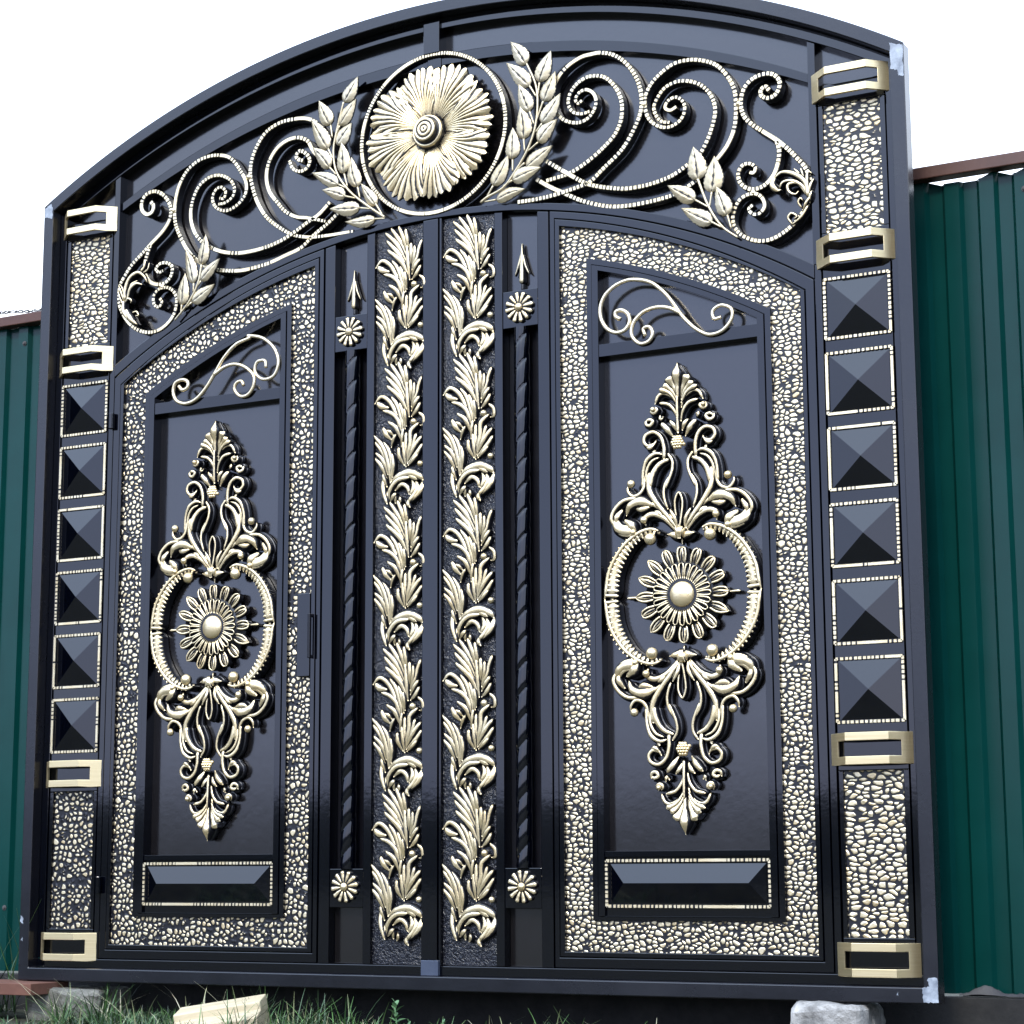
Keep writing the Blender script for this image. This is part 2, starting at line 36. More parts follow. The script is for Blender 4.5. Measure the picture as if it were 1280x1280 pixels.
def paint(name, base, rough, spec=0.6, peel=0.02, peel_scale=60, dirt=0.3, wrinkle=0):
    m, nt, b = new_mat(name); co = coords(nt)
    b.inputs['Base Color'].default_value = (*base, 1)
    b.inputs['Specular IOR Level'].default_value = spec
    n1 = N(nt, 'ShaderNodeTexNoise', Scale=peel_scale, Detail=3.0); L(nt, co, n1.inputs['Vector'])
    n2 = N(nt, 'ShaderNodeTexNoise', Scale=2.3, Detail=8.0, Roughness=0.65); L(nt, co, n2.inputs['Vector'])
    n3 = N(nt, 'ShaderNodeTexNoise', Scale=2.0, Detail=2.0); L(nt, co, n3.inputs['Vector'])
    rr = ramp(nt, [(0.3, (rough,) * 3), (0.75, (rough * (1 + dirt) + 0.02 * dirt,) * 3)]); L(nt, n2.outputs['Fac'], rr.inputs['Fac'])
    L(nt, rr.outputs['Color'], b.inputs['Roughness'])
    w = bump(nt, b, n3.outputs['Fac'], 0.2, 0.003)
    w = bump(nt, b, n1.outputs['Fac'], peel, 0.005, w)
    if wrinkle:
        n4 = N(nt, 'ShaderNodeTexNoise', Scale=95.0, Detail=4.0, Distortion=1.5); L(nt, co, n4.inputs['Vector'])
        bump(nt, b, n4.outputs['Fac'], wrinkle, 0.004, w)
    return m
M = {}
M['frame'] = paint('navy_gloss_paint', (0.0004, 0.0007, 0.0021), 0.05, 0.62, 0.012)
M['sheet'] = paint('slate_sheet_paint', (0.0052, 0.0045, 0.0048), 0.12, 0.95, 0.02, 45, 0.5)
M['outer'] = paint('scuffed_charcoal_paint', (0.0030, 0.0033, 0.0056), 0.17, 0.6, 0.03, 70, 1.0)
M['leather'] = paint('embossed_black_paint', (0.0018, 0.002, 0.0045), 0.16, 0.6, 0.03, 60, 0.5, 1.0)
M['dark'] = paint('recess_paint', (0.002, 0.002, 0.004), 0.3, 0.4)

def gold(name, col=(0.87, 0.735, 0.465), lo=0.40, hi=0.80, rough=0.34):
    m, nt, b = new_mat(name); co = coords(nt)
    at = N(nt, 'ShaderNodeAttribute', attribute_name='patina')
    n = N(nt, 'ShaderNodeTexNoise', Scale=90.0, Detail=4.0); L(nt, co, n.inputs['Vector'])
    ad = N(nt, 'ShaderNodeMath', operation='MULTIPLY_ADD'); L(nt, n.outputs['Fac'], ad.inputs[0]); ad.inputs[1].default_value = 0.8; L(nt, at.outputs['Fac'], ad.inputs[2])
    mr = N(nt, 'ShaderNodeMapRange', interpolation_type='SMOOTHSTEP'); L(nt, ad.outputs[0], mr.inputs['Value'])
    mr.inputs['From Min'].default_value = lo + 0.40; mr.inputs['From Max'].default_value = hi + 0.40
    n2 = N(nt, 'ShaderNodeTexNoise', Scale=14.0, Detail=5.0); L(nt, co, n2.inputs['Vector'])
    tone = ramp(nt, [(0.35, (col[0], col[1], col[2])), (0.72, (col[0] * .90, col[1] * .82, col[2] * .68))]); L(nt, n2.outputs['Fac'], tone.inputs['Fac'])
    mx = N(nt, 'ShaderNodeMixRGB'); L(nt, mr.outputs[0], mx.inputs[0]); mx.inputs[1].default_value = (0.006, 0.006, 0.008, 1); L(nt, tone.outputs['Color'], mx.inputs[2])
    L(nt, mx.outputs[0], b.inputs['Base Color'])
    me = N(nt, 'ShaderNodeMath', operation='MULTIPLY'); L(nt, mr.outputs[0], me.inputs[0]); me.inputs[1].default_value = 0.82; L(nt, me.outputs[0], b.inputs['Metallic'])
    b.inputs['Roughness'].default_value = rough
    n3 = N(nt, 'ShaderNodeTexNoise', Scale=260.0, Detail=2.0); L(nt, co, n3.inputs['Vector'])
    bump(nt, b, n3.outputs['Fac'], 0.25, 0.002)
    return m
M['gold'] = gold('brushed_gold_patina')
M['goldbar'] = gold('gold_notched_bar', (0.86, 0.75, 0.51), 0.25, 0.5, 0.36)
M['goldleaf'] = gold('champagne_gold_leaf', (0.60, 0.535, 0.38), 0.2, 0.6, 0.46)
M['goldrod'] = gold('pale_gold_rod', (0.84, 0.74, 0.53), 0.1, 0.4, 0.3)

def hammered(name, sx, sz, gap, col=(0.82, 0.71, 0.48)):
    m, nt, b = new_mat(name); co = coords(nt)
    nz = N(nt, 'ShaderNodeTexNoise', Scale=22.0, Detail=2.0); L(nt, co, nz.inputs['Vector'])
    off = N(nt, 'ShaderNodeVectorMath', operation='SUBTRACT'); L(nt, nz.outputs['Color'], off.inputs[0]); off.inputs[1].default_value = (.5, .5, .5)
    scl = N(nt, 'ShaderNodeVectorMath', operation='SCALE'); L(nt, off.outputs[0], scl.inputs[0]); scl.inputs['Scale'].default_value = 0.022
    add = N(nt, 'ShaderNodeVectorMath', operation='ADD'); L(nt, co, add.inputs[0]); L(nt, scl.outputs[0], add.inputs[1])
    mul = N(nt, 'ShaderNodeVectorMath', operation='MULTIPLY'); L(nt, add.outputs[0], mul.inputs[0]); mul.inputs[1].default_value = (sx, 1.0, sz)
    sx_ = N(nt, 'ShaderNodeSeparateXYZ'); L(nt, mul.outputs[0], sx_.inputs[0]); cx_ = N(nt, 'ShaderNodeCombineXYZ'); L(nt, sx_.outputs['X'], cx_.inputs[0]); L(nt, sx_.outputs['Z'], cx_.inputs[1])
    vc = N(nt, 'ShaderNodeTexVoronoi', feature='F1', voronoi_dimensions='2D'); v2 = N(nt, 'ShaderNodeTexVoronoi', feature='F2', voronoi_dimensions='2D')
    for q in (vc, v2):
        q.inputs['Scale'].default_value = 1.0; q.inputs['Randomness'].default_value = 0.9; L(nt, cx_.outputs[0], q.inputs['Vector'])
    k1 = N(nt, 'ShaderNodeMath', operation='MULTIPLY_ADD'); L(nt, vc.outputs['Distance'], k1.inputs[0]); k1.inputs[1].default_value = -1.38; L(nt, v2.outputs['Distance'], k1.inputs[2])
    vd = N(nt, 'ShaderNodeMath', operation='ADD'); L(nt, k1.outputs[0], vd.inputs[0]); vd.inputs[1].default_value = .12
    # broad variation of how worn the gold is
    n2 = N(nt, 'ShaderNodeTexNoise', Scale=48.0, Detail=3.0); L(nt, co, n2.inputs['Vector'])
    ad = N(nt, 'ShaderNodeMath', operation='MULTIPLY_ADD'); L(nt, n2.outputs['Fac'], ad.inputs[0]); ad.inputs[1].default_value = 0.17; L(nt, vd.outputs[0], ad.inputs[2])
    mr = N(nt, 'ShaderNodeMapRange', interpolation_type='SMOOTHSTEP'); L(nt, ad.outputs[0], mr.inputs['Value'])
    mr.inputs['From Min'].default_value = gap + .085 - .05; mr.inputs['From Max'].default_value = gap + .085 + .08
    tone = ramp(nt, [(0.0, col), (0.7, (col[0] * .97, col[1] * .95, col[2] * .9)), (1.0, (col[0] * .8, col[1] * .72, col[2] * .6))])
    sp = N(nt, 'ShaderNodeSeparateColor'); L(nt, vc.outputs['Color'], sp.inputs[0]); L(nt, sp.outputs[0], tone.inputs['Fac'])
    mx = N(nt, 'ShaderNodeMixRGB'); L(nt, mr.outputs[0], mx.inputs[0]); mx.inputs[1].default_value = (0.005, 0.005, 0.007, 1); L(nt, tone.outputs['Color'], mx.inputs[2])
    L(nt, mx.outputs[0], b.inputs['Base Color'])
    me = N(nt, 'ShaderNodeMath', operation='MULTIPLY'); L(nt, mr.outputs[0], me.inputs[0]); me.inputs[1].default_value = 0.75; L(nt, me.outputs[0], b.inputs['Metallic'])
    b.inputs['Roughness'].default_value = 0.33
    dome = N(nt, 'ShaderNodeMapRange', interpolation_type='SMOOTHERSTEP'); L(nt, vd.outputs[0], dome.inputs['Value']); dome.inputs['From Max'].default_value = 0.62
    bump(nt, b, dome.outputs[0], 0.45, 0.006)
    return m
M['ham_door'] = hammered('hammered_gold_sheet', 54, 76, 0.25)
M['ham_door_l'] = hammered('hammered_gold_sheet_sparse', 56, 60, 0.36)
M['ham_col'] = hammered('hammered_gold_sheet_wide', 40, 70, 0.22)
M['ham_col_l'] = hammered('hammered_gold_sheet_pebbled', 52, 58, 0.42)

def brass():
    m, nt, b = new_mat('satin_brass'); co = coords(nt)
    mp = N(nt, 'ShaderNodeMapping'); mp.inputs['Scale'].default_value = (6, 6, 300); L(nt, co, mp.inputs['Vector'])
    n = N(nt, 'ShaderNodeTexNoise', Scale=1.0, Detail=4.0); L(nt, mp.outputs[0], n.inputs['Vector'])
    r = ramp(nt, [(0.3, (0.76, 0.61, 0.33)), (0.7, (0.84, 0.69, 0.41))]); L(nt, n.outputs['Fac'], r.inputs['Fac']); L(nt, r.outputs['Color'], b.inputs['Base Color'])
    b.inputs['Metallic'].default_value = 0.9; b.inputs['Roughness'].default_value = 0.36
    bump(nt, b, n.outputs['Fac'], 0.08, 0.002)
    return m
M['brass'] = brass()

def simple(name, c0, c1, scale, rough=0.7, bs=0.3, bd=0.01, spec=0.4, stretch=None, detail=6.0):
    m, nt, b = new_mat(name); co = coords(nt)
    if stretch:
        mp = N(nt, 'ShaderNodeMapping'); mp.inputs['Scale'].default_value = stretch; L(nt, co, mp.inputs['Vector']); co = mp.outputs[0]
    n = N(nt, 'ShaderNodeTexNoise', Scale=scale, Detail=detail, Roughness=0.65); L(nt, co, n.inputs['Vector'])
    r = ramp(nt, [(0.32, c0), (0.68, c1)]); L(nt, n.outputs['Fac'], r.inputs['Fac']); L(nt, r.outputs['Color'], b.inputs['Base Color'])
    b.inputs['Roughness'].default_value = rough; b.inputs['Specular IOR Level'].default_value = spec
    if bs: bump(nt, b, n.outputs['Fac'], bs, bd)
    return m
M['green'] = simple('dark_green_sheet_paint', (0.0012, 0.028, 0.024), (0.0018, 0.036, 0.031), 3.0, 0.2, 0.05, 0.01, 0.25, None, 3.0)
M['brown'] = simple('brown_painted_steel', (0.055, 0.022, 0.014), (0.085, 0.036, 0.022), 9.0, 0.42, 0.08, 0.003)
M['greyboard'] = simple('dusty_grey_board', (0.03, 0.03, 0.033), (0.07, 0.068, 0.066), 12.0, 0.8)
M['darkboard'] = simple('dark_board', (0.008, 0.008, 0.008), (0.024, 0.023, 0.021), 12.0, 0.85)
M['soil'] = simple('damp_soil', (0.012, 0.012, 0.007), (0.052, 0.050, 0.028), 14.0, 0.95, 0.7, 0.03)
M['concrete'] = simple('chalky_concrete', (0.09, 0.088, 0.082), (0.40, 0.39, 0.365), 16.0, 0.9, 0.8, 0.02)
M['oldconcrete'] = simple('mossy_concrete', (0.05, 0.048, 0.036), (0.17, 0.165, 0.14), 13.0, 0.95, 0.8, 0.02)
M['wood'] = simple('pale_sawn_wood', (0.36, 0.30, 0.19), (0.52, 0.445, 0.30), 7.0, 0.75, 0.2, 0.004, 0.3, (1.0, 6.0, 9.0))
M['primer'] = simple('bare_primer', (0.13, 0.15, 0.18), (0.36, 0.40, 0.44), 30.0, 0.45, 0.3, 0.002)
M['steelblue'] = simple('blue_grey_steel', (0.035, 0.045, 0.07), (0.05, 0.062, 0.09), 20.0, 0.3, 0.05, 0.002)
M['wire'] = simple('dark_wire', (0.01, 0.011, 0.014), (0.03, 0.03, 0.034), 40.0, 0.5, 0)
M['rust'] = simple('rust_brown_plank', (0.085, 0.034, 0.022), (0.15, 0.066, 0.042), 10.0, 0.75, 0.3, 0.004)
M['plant'] = simple('weed_leaf', (0.06, 0.14, 0.055), (0.12, 0.22, 0.10), 30.0, 0.5, 0.2, 0.002)
def grassmat():
    m, nt, b = new_mat('grass_blades')
    at = N(nt, 'ShaderNodeAttribute', attribute_name='patina')
    r = ramp(nt, [(0.0, (0.006, 0.016, 0.005)), (0.45, (0.022, 0.058, 0.015)), (0.72, (0.075, 0.165, 0.04)), (0.85, (0.30, 0.30, 0.17)), (1.0, (0.42, 0.40, 0.28))])
    L(nt, at.outputs['Fac'], r.inputs['Fac']); L(nt, r.outputs['Color'], b.inputs['Base Color'])
    b.inputs['Roughness'].default_value = 0.5
    return m
M['grass'] = grassmat()
M['stand_in_leaves'] = simple('unseen_foliage', (0.005, 0.008, 0.004), (0.016, 0.022, 0.011), 1.2, 0.95, 0)
M['treeline_mat'] = simple('treeline_tone', (0.006, 0.008, 0.005), (0.018, 0.020, 0.012), 0.4, 0.95, 0)

# ------------------------------------------------------------------ mesh building
ZB = 0.13
class MB:
    def __init__(s): s.v = []; s.f = []; s.p = []
    def add(s, verts, faces, pat=None):
        o = len(s.v); s.v += verts; s.f += [tuple(i + o for i in f) for f in faces]
        s.p += pat if pat is not None else [1.0] * len(verts)
    def mirror(s): s.v = [(-x, y, z) for x, y, z in s.v]; s.f = [f[::-1] for f in s.f]; return s
    def build(s, name, mat, parent=None, smooth=False, bevel=0, recalc=True):
        me = bpy.data.meshes.new(name); me.from_pydata(s.v, [], s.f)
        a = me.attributes.new('patina', 'FLOAT', 'POINT'); a.data.foreach_set('value', s.p)
        if recalc:
            bm = bmesh.new(); bm.from_mesh(me); bmesh.ops.recalc_face_normals(bm, faces=bm.faces); bm.to_mesh(me); bm.free()
        me.materials.append(mat)
        if smooth: me.polygons.foreach_set('use_smooth', [True] * len(me.polygons))
        me.update()
        o = bpy.data.objects.new(name, me); COL.objects.link(o)
        if bevel:
            md = o.modifiers.new('bevel', 'BEVEL'); md.width = bevel; md.segments = 2; md.limit_method = 'ANGLE'; md.angle_limit = R(40)
        if parent is not None:
            o.parent = parent
            if parent.parent is None: o.location = -parent.location
        return o
def empty(name, loc=(0, 0, 0)):
    o = bpy.data.objects.new(name, None); COL.objects.link(o); o.location = loc; o.empty_display_size = 0.1; return o
def tag(o, label=None, cat=None, group=None, kind=None):
    if label: o['label'] = label
    if cat: o['category'] = cat
    if group: o['group'] = group
    if kind: o['kind'] = kind
    return o

def box(mb, x0, x1, z0, z1, yf, yb):
    v = [(x, y, z) for y in (yf, yb) for z in (z0, z1) for x in (x0, x1)]
    mb.add(v, [(0, 1, 3, 2), (4, 6, 7, 5), (0, 4, 5, 1), (2, 3, 7, 6), (0, 2, 6, 4), (1, 5, 7, 3)])
def arcz(a, x): return a[0] + math.sqrt(max(0.0, a[1] * a[1] - x * x))
def arcstrip(mb, at, ab, x0, x1, yf, yb, n=72):
    vs = []
    for i in range(n + 1):
        x = x0 + (x1 - x0) * i / n
        zt = arcz(at, x) if isinstance(at, tuple) else at
        zb = arcz(ab, x) if isinstance(ab, tuple) else ab
        vs += [(x, yf, zt), (x, yf, zb), (x, yb, zb), (x, yb, zt)]
    fs = []
    for i in range(n):
        a = i * 4; b = a + 4
        for k in range(4): fs.append((a + k, b + k, b + (k + 1) % 4, a + (k + 1) % 4))
    fs += [(0, 1, 2, 3), (n * 4 + 3, n * 4 + 2, n * 4 + 1, n * 4)]
    mb.add(vs, fs)
def outline(xl, xr, zb, arc, n=48):
    pts = [(xl, zb), (xr, zb)]
    for i in range(n + 1):
        x = xr + (xl - xr) * i / n; pts.append((x, arcz(arc, x)))
    return pts
def ring(mb, A, B, yf, yb):
    n = len(A); v = [(x, yf, z) for x, z in A] + [(x, yf, z) for x, z in B] + [(x, yb, z) for x, z in A] + [(x, yb, z) for x, z in B]
    f = []
    for i in range(n):
        j = (i + 1) % n
        f += [(i, j, n + j, n + i), (n + i, n + j, 3 * n + j, 3 * n + i), (2 * n + i, i, j, 2 * n + j)[::-1], (2 * n + j, 2 * n + i, 3 * n + i, 3 * n + j)]
    mb.add(v, f)
def plate(mb, A, yf, yb):
    n = len(A); v = [(x, yf, z) for x, z in A] + [(x, yb, z) for x, z in A]
    f = [tuple(range(n)), tuple(range(2 * n - 1, n - 1, -1))] + [(i, n + i, n + (i + 1) % n, (i + 1) % n) for i in range(n)]
    mb.add(v, f)

def catmull(pts, step):
    P = [Vector(p) for p in pts]
    if len(P) == 2:
        n = max(2, int((P[1] - P[0]).length / step)); return [P[0].lerp(P[1], i / n) for i in range(n + 1)]
    out = []
    for i in range(len(P) - 1):
        p0 = P[i - 1] if i else P[0] * 2 - P[1]; p1 = P[i]; p2 = P[i + 1]; p3 = P[i + 2] if i + 2 < len(P) else P[-1] * 2 - P[-2]
        n = max(1, int((p2 - p1).length / step + .5))
        # centripetal parametrisation
        t0 = 0.0; t1 = t0 + max(1e-6, (p1 - p0).length) ** .5; t2 = t1 + max(1e-6, (p2 - p1).length) ** .5; t3 = t2 + max(1e-6, (p3 - p2).length) ** .5
        for k in range(n):
            t = t1 + (t2 - t1) * k / n
            A1 = p0 * ((t1 - t) / (t1 - t0)) + p1 * ((t - t0) / (t1 - t0)); A2 = p1 * ((t2 - t) / (t2 - t1)) + p2 * ((t - t1) / (t2 - t1)); A3 = p2 * ((t3 - t) / (t3 - t2)) + p3 * ((t - t2) / (t3 - t2))
            B1 = A1 * ((t2 - t) / (t2 - t0)) + A2 * ((t - t0) / (t2 - t0)); B2 = A2 * ((t3 - t) / (t3 - t1)) + A3 * ((t - t1) / (t3 - t1))
            out.append(B1 * ((t2 - t) / (t2 - t1)) + B2 * ((t - t1) / (t2 - t1)))
    out.append(P[-1]); return out
def frames(P):
    T = []
    for i in range(len(P)):
        d = P[min(i + 1, len(P) - 1)] - P[max(i - 1, 0)]
        T.append(d.normalized() if d.length > 1e-9 else Vector((1, 0)))
    return T
def lerpl(ws, t):
    if len(ws) == 1: return ws[0]
    f = t * (len(ws) - 1); i = min(int(f), len(ws) - 2); f -= i; f = f * f * (3 - 2 * f)
    return ws[i] * (1 - f) + ws[i + 1] * f
def lobe(w):
    m = max(w); return [max(w[0], .5 * m) * 1.35] + [q * 1.72 for q in w[1:-1]] + [max(w[-1] * 1.7, .75 * m) * 1.5]
SEC = [(-1, None, 0.0), (-1, 0.0, 0.0), (-.82, .5, .12), (-.48, .9, .72), (0, 1, 1.0), (.48, .9, .72), (.82, .5, .12), (1, 0.0, 0.0), (1, None, 0.0)]
def strip(mb, pts, ws, y0, hf=0.5, lift=(0, 0), skirt=0.012, step=0.005, vein=0.0, pmax=1.0, offs=(0, 0)):
    """cast half-round moulding along a line: gold on its crest, black in its flanks"""
    P = [p + Vector(offs) for p in catmull([(a / 1000, b / 1000) for a, b in pts], step)]
    T = frames(P); n = len(P); vs = []; pat = []
    for i, (p, t) in enumerate(zip(P, T)):
        u = i / (n - 1); w = lerpl(ws, u) / 1000 * .5
        w *= min(1.0, math.sqrt(min(1.0, u / .06 + .25)), math.sqrt(min(1.0, (1 - u) / .10 + .04)))
        nn = Vector((-t.y, t.x)); h = w * 2 * hf; lf_ = lift[0] + (lift[1] - lift[0]) * math.sin(u * math.pi * .5)
        for s_, hh, pp in SEC:
            q = p + nn * (w * s_)
            y = y0 + skirt if hh is None else y0 - lf_ - h * hh
            vs.append((q.x, y, q.y)); pat.append(pp * pmax)
    m = len(SEC); fs = []
    for i in range(n - 1):
        for k in range(m - 1): fs.append((i * m + k, i * m + k + 1, (i + 1) * m + k + 1, (i + 1) * m + k))
    fs += [tuple(range(m)), tuple(range((n - 1) * m, n * m))[::-1]]
    mb.add(vs, fs, pat)
def notched(mb, pts, w, y0, depth, pitch=0.0115, gapf=0.36, metre=True, smooth_part=0.1, w_end=None, seed=1, offs=(0, 0), notch=0.0018):
    """flat iron bar on edge with chiselled notches across its face"""
    rnd = random.Random(seed)
    P = [p + Vector(offs) for p in catmull([(a / 1000, b / 1000) if metre else (a, b) for a, b in pts], 0.002)]
    cum = [0.0]
    for i in range(1, len(P)): cum.append(cum[-1] + (P[i] - P[i - 1]).length)
    tot = cum[-1]; T = frames(P)
    st = []; s = 0.0; sm = 0
    while s < tot:
        pit = pitch * rnd.uniform(.85, 1.15)
        if sm <= 0 and rnd.random() < smooth_part * .25: sm = rnd.randint(3, 9)
        g = pit * gapf * rnd.uniform(.6, 1.25)
        e = min(tot, s + pit - g)
        st += [(s, 1), (s + (e - s) * .5, 1), (e, 1)]
        if sm > 0: st.append((s + pit - .0004, .75)); sm -= 1
        else: st += [(e + .0006, 0), (s + pit - .0006, 0)]
        s += pit
    st = [(min(a, tot), b) for a, b in st]
    j = 0; vs = []; pat = []; n = 0
    for a, b in st:
        while j < len(cum) - 2 and cum[j + 1] < a: j += 1
        f = (a - cum[j]) / max(1e-9, cum[j + 1] - cum[j]); p = P[j].lerp(P[j + 1], min(1, f)); t = T[j].lerp(T[j + 1], min(1, f)).normalized()
        nn = Vector((-t.y, t.x)); ww = w if w_end is None else w + (w_end - w) * (a / tot) ** 3
        ww *= .5 * (1 if b else .93); yt = y0 + (0 if b > .5 else notch)
        for s_, y, pp in ((-1, y0 + depth, .0), (-1, yt + .002, .15 * b), (-.72, yt, b), (.72, yt, b), (1, yt + .002, .15 * b), (1, y0 + depth, .0)):
            q = p + nn * (ww * s_); vs.append((q.x, y, q.y)); pat.append(pp)
        n += 1
    fs = []
    for i in range(n - 1):
        for k in range(6): fs.append((i * 6 + k, i * 6 + (k + 1) % 6, (i + 1) * 6 + (k + 1) % 6, (i + 1) * 6 + k))
    fs += [tuple(range(6)), tuple(range((n - 1) * 6, n * 6))[::-1]]
    mb.add(vs, fs, pat)
def rod(mb, pts, r, y0, step=0.006, seg=8, taper=1.0, offs=(0, 0), pat=1.0):
    P = [p + Vector(offs) for p in catmull([(a / 1000, b / 1000) for a, b in pts], step)]; T = frames(P); n = len(P); vs = []
    for i, (p, t) in enumerate(zip(P, T)):
        nn = Vector((-t.y, t.x)); rr = r * (1 + (taper - 1) * i / (n - 1))
        for k in range(seg):
            a = 2 * math.pi * k / seg; q = p + nn * (rr * math.cos(a)); vs.append((q.x, y0 - rr * math.sin(a), q.y))
    fs = [(i * seg + k, i * seg + (k + 1) % seg, (i + 1) * seg + (k + 1) % seg, (i + 1) * seg + k) for i in range(n - 1) for k in range(seg)]
    fs += [tuple(range(seg)), tuple(range((n - 1) * seg, n * seg))[::-1]]
    mb.add(vs, fs, [pat] * len(vs))
def ball(mb, x, z, r, y0, ry=None, seg=12, rings=8, groove=0):
    ry = ry or r; vs = []; pat = []
    for i in range(rings + 1):
        ph = math.pi * i / rings
        for k in range(seg):
            a = 2 * math.pi * k / seg; rr = r * math.sin(ph)
            vs.append((x + rr * math.cos(a), y0 - ry * math.cos(ph), z + rr * math.sin(a))); pat.append(1.0 if ph < 1.2 else max(0, 1 - (ph - 1.2) / .5))
    fs = [(i * seg + k, i * seg + (k + 1) % seg, (i + 1) * seg + (k + 1) % seg, (i + 1) * seg + k) for i in range(rings) for k in range(seg)]
    mb.add(vs, fs, pat)
def leaf(mb, tip, base, w, y0, h=0.010, seed=0):
    rnd = random.Random(seed)
    T_ = Vector(tip) / 1000; B = Vector(base) / 1000; d = T_ - B; Ln = d.length; t = d.normalized(); nn = Vector((-t.y, t.x)); w = w / 1000 * .5
    bend = rnd.uniform(-.06, .06) * Ln; NU, NV = 18, 10; vs = []; pat = []
    for i in range(NU + 1):
        u = i / NU; pr = math.sin(math.pi * u ** .62) ** .85 if 0 < u < 1 else 0.0
        pr = max(pr, .03)
        c = B + t * (Ln * u) + nn * (bend * math.sin(math.pi * u))
        for k in range(NV + 1):
            s_ = k / NV * 2 - 1; serr = 1 + .035 * (1 if i % 2 else -1) * abs(s_) ** 6
            q = c + nn * (w * pr * s_ * serr)
            hh = h * (1 - abs(s_) ** 1.6) * (pr * .8 + .2) - (.0038 if k == NV // 2 else 0) * pr + .004 * u
            vein = .5 + .5 * math.sin((u * 26 - abs(s_) * 5.5))
            hh += .0011 * vein * (1 - abs(s_)) ; vs.append((q.x, y0 - hh, q.y)); pat.append(.12 if k == NV // 2 else (.25 if k in (0, NV) else .50 + .5 * vein))
        # rim back
    m = NV + 1
    fs = [(i * m + k, i * m + k + 1, (i + 1) * m + k + 1, (i + 1) * m + k) for i in range(NU) for k in range(NV)]
    mb.add(vs, fs, pat)
    o = len(vs); rim = [i * m for i in range(NU + 1)] + [i * m + NV for i in range(NU, -1, -1)]
    rv = []; 
    for i in rim: x, y, z = vs[i]; rv += [(x, y, z), (x, y + .005, z)]
    k = len(rim)
    mb.add(rv, [(2 * i, 2 * ((i + 1) % k), 2 * ((i + 1) % k) + 1, 2 * i + 1) for i in range(k)] + [tuple(2 * i + 1 for i in range(k))], [0.1] * len(rv))

# ------------------------------------------------------------------ the gate
gate = empty('gate', (0, 0, ZB))
tag(gate, 'tall black double gate with arched top and gold cast ornament standing before a green fence', 'gate')
A_OUT = (.236, 2.861); A_TUBE = (.236, 2.821); A_IN = (.218, 2.805); MID_T = (.268, 2.6755); MID_B = (.168, 2.739)
HEAD_T = (.111, 2.328); DOOR_O = (.201, 2.214); DOOR_1 = (.296, 2.100); HAM_T = (.179, 2.191); CF_O = (.134, 2.148); CF_M = (.155, 2.111); CF_I = (.180, 2.071)
mb = MB(); ring(mb, outline(-1.492, 1.492, .13, A_OUT, 80), outline(-1.452, 1.452, .170, A_TUBE, 80), -.04, .010)
outer = mb.build('outer_frame', M['outer'], gate, bevel=.003)
# inner rails of the fixed frame
mb = MB()
arcstrip(mb, (A_TUBE[0], A_TUBE[1] - .001), A_IN, -1.4515, 1.4515, 0, .054)
arcstrip(mb, MID_T, MID_B, -1.2025, 1.2025, .010, .054)
arcstrip(mb, HEAD_T, (DOOR_O[0], DOOR_O[1] + .003), -1.2065, 1.2065, -.001, .054)
box(mb, -.033, .0235, 2.945, 3.052, -.009, .053)
box(mb, -.0265, .0215, 2.90, 2.9445, .0065, .053)
for s in (-1, 1):
    xs = sorted((s * 1.2065, s * 1.226)); x2 = sorted((s * 1.2035, s * 1.2255))
    box(mb, xs[0], xs[1], .1985, 2.10, .001, .053)
    arcstrip(mb, (A_IN[0], A_IN[1] - .001), 2.101, x2[0], x2[1], .0015, .053, 4)
box(mb, -1.4515, 1.4515, .1705, .1975, .0005, .054)
rails = mb.build('frame_rails', M['frame'], gate, bevel=.0018)
# sheet filling the arch
mb = MB(); arcstrip(mb, (A_OUT[0], A_OUT[1] - .02), (.111, 2.315), -1.455, 1.455, .036, .040, 80)
mb.build('arch_sheet', M['sheet'], gate)
mb = MB(); plate(mb, outline(-1.46, 1.46, .165, (.111, 2.32), 40), .046, .050)
mb.build('backing_sheet', M['dark'], gate)

# ---- notched scroll bars of the arch
for i, b in enumerate(D['bars']):
    mb = MB(); notched(mb, b, .0142, -.006 + (.004 if i in (1, 3, 8, 10) else 0), .030, seed=i + 3, w_end=.011, smooth_part=.12 if i < 6 else .3, pitch=.0125, gapf=.40)
    mb.build('scroll_bar', M['goldbar'], gate, recalc=True)
# weld collars where scrolls touch
for (x, z) in ((0.7032, 2.6534), (0.9976, 2.6025), (1.0349, 2.3339), (-0.9804, 2.596), (-1.0183, 2.343), (-0.6843, 2.6617)):
    mb = MB(); ball(mb, x, z, .0105, .004, .012, 10, 8); mb.build('collar', M['goldbar'], gate, smooth=True)

def spray(key, sub, hgt=.0075):
    e = empty(sub); e.parent = gate; e.location = (0, 0, -ZB)
    mb = MB()
    for i, s in enumerate(D[key]['stems']): rod(mb, s, .0042 if i == 0 else .0034, -.016, pat=.9, taper=.75)
    o = mb.build('stem', M['goldleaf'], None, smooth=True); o.parent = e
    for i, (tb, w) in enumerate([(l[:2], l[2]) for l in D[key]['leaves']]):
        mb = MB(); leaf(mb, tb[0], tb[1], w * 1.36, -.012 - .003 * (i % 3), hgt, i + len(key))
        o = mb.build('leaf', M['goldleaf'], None, smooth=True, recalc=False); o.parent = e
    return e
for k, nme in (('branch_r', 'leaf_spray'), ('branch_l', 'leaf_spray'), ('sprig_r', 'leaf_sprig'), ('sprig_l', 'leaf_sprig')): spray(k, nme)
for k in ('tuft_r', 'tuft_l'):
    mb = MB()
    for p, w in D[k]: strip(mb, p, [q * 1.3 for q in w], -.006, .45, (.002, .006), .014, .004)
    mb.build('acanthus_tuft', M['gold'], gate, smooth=True)

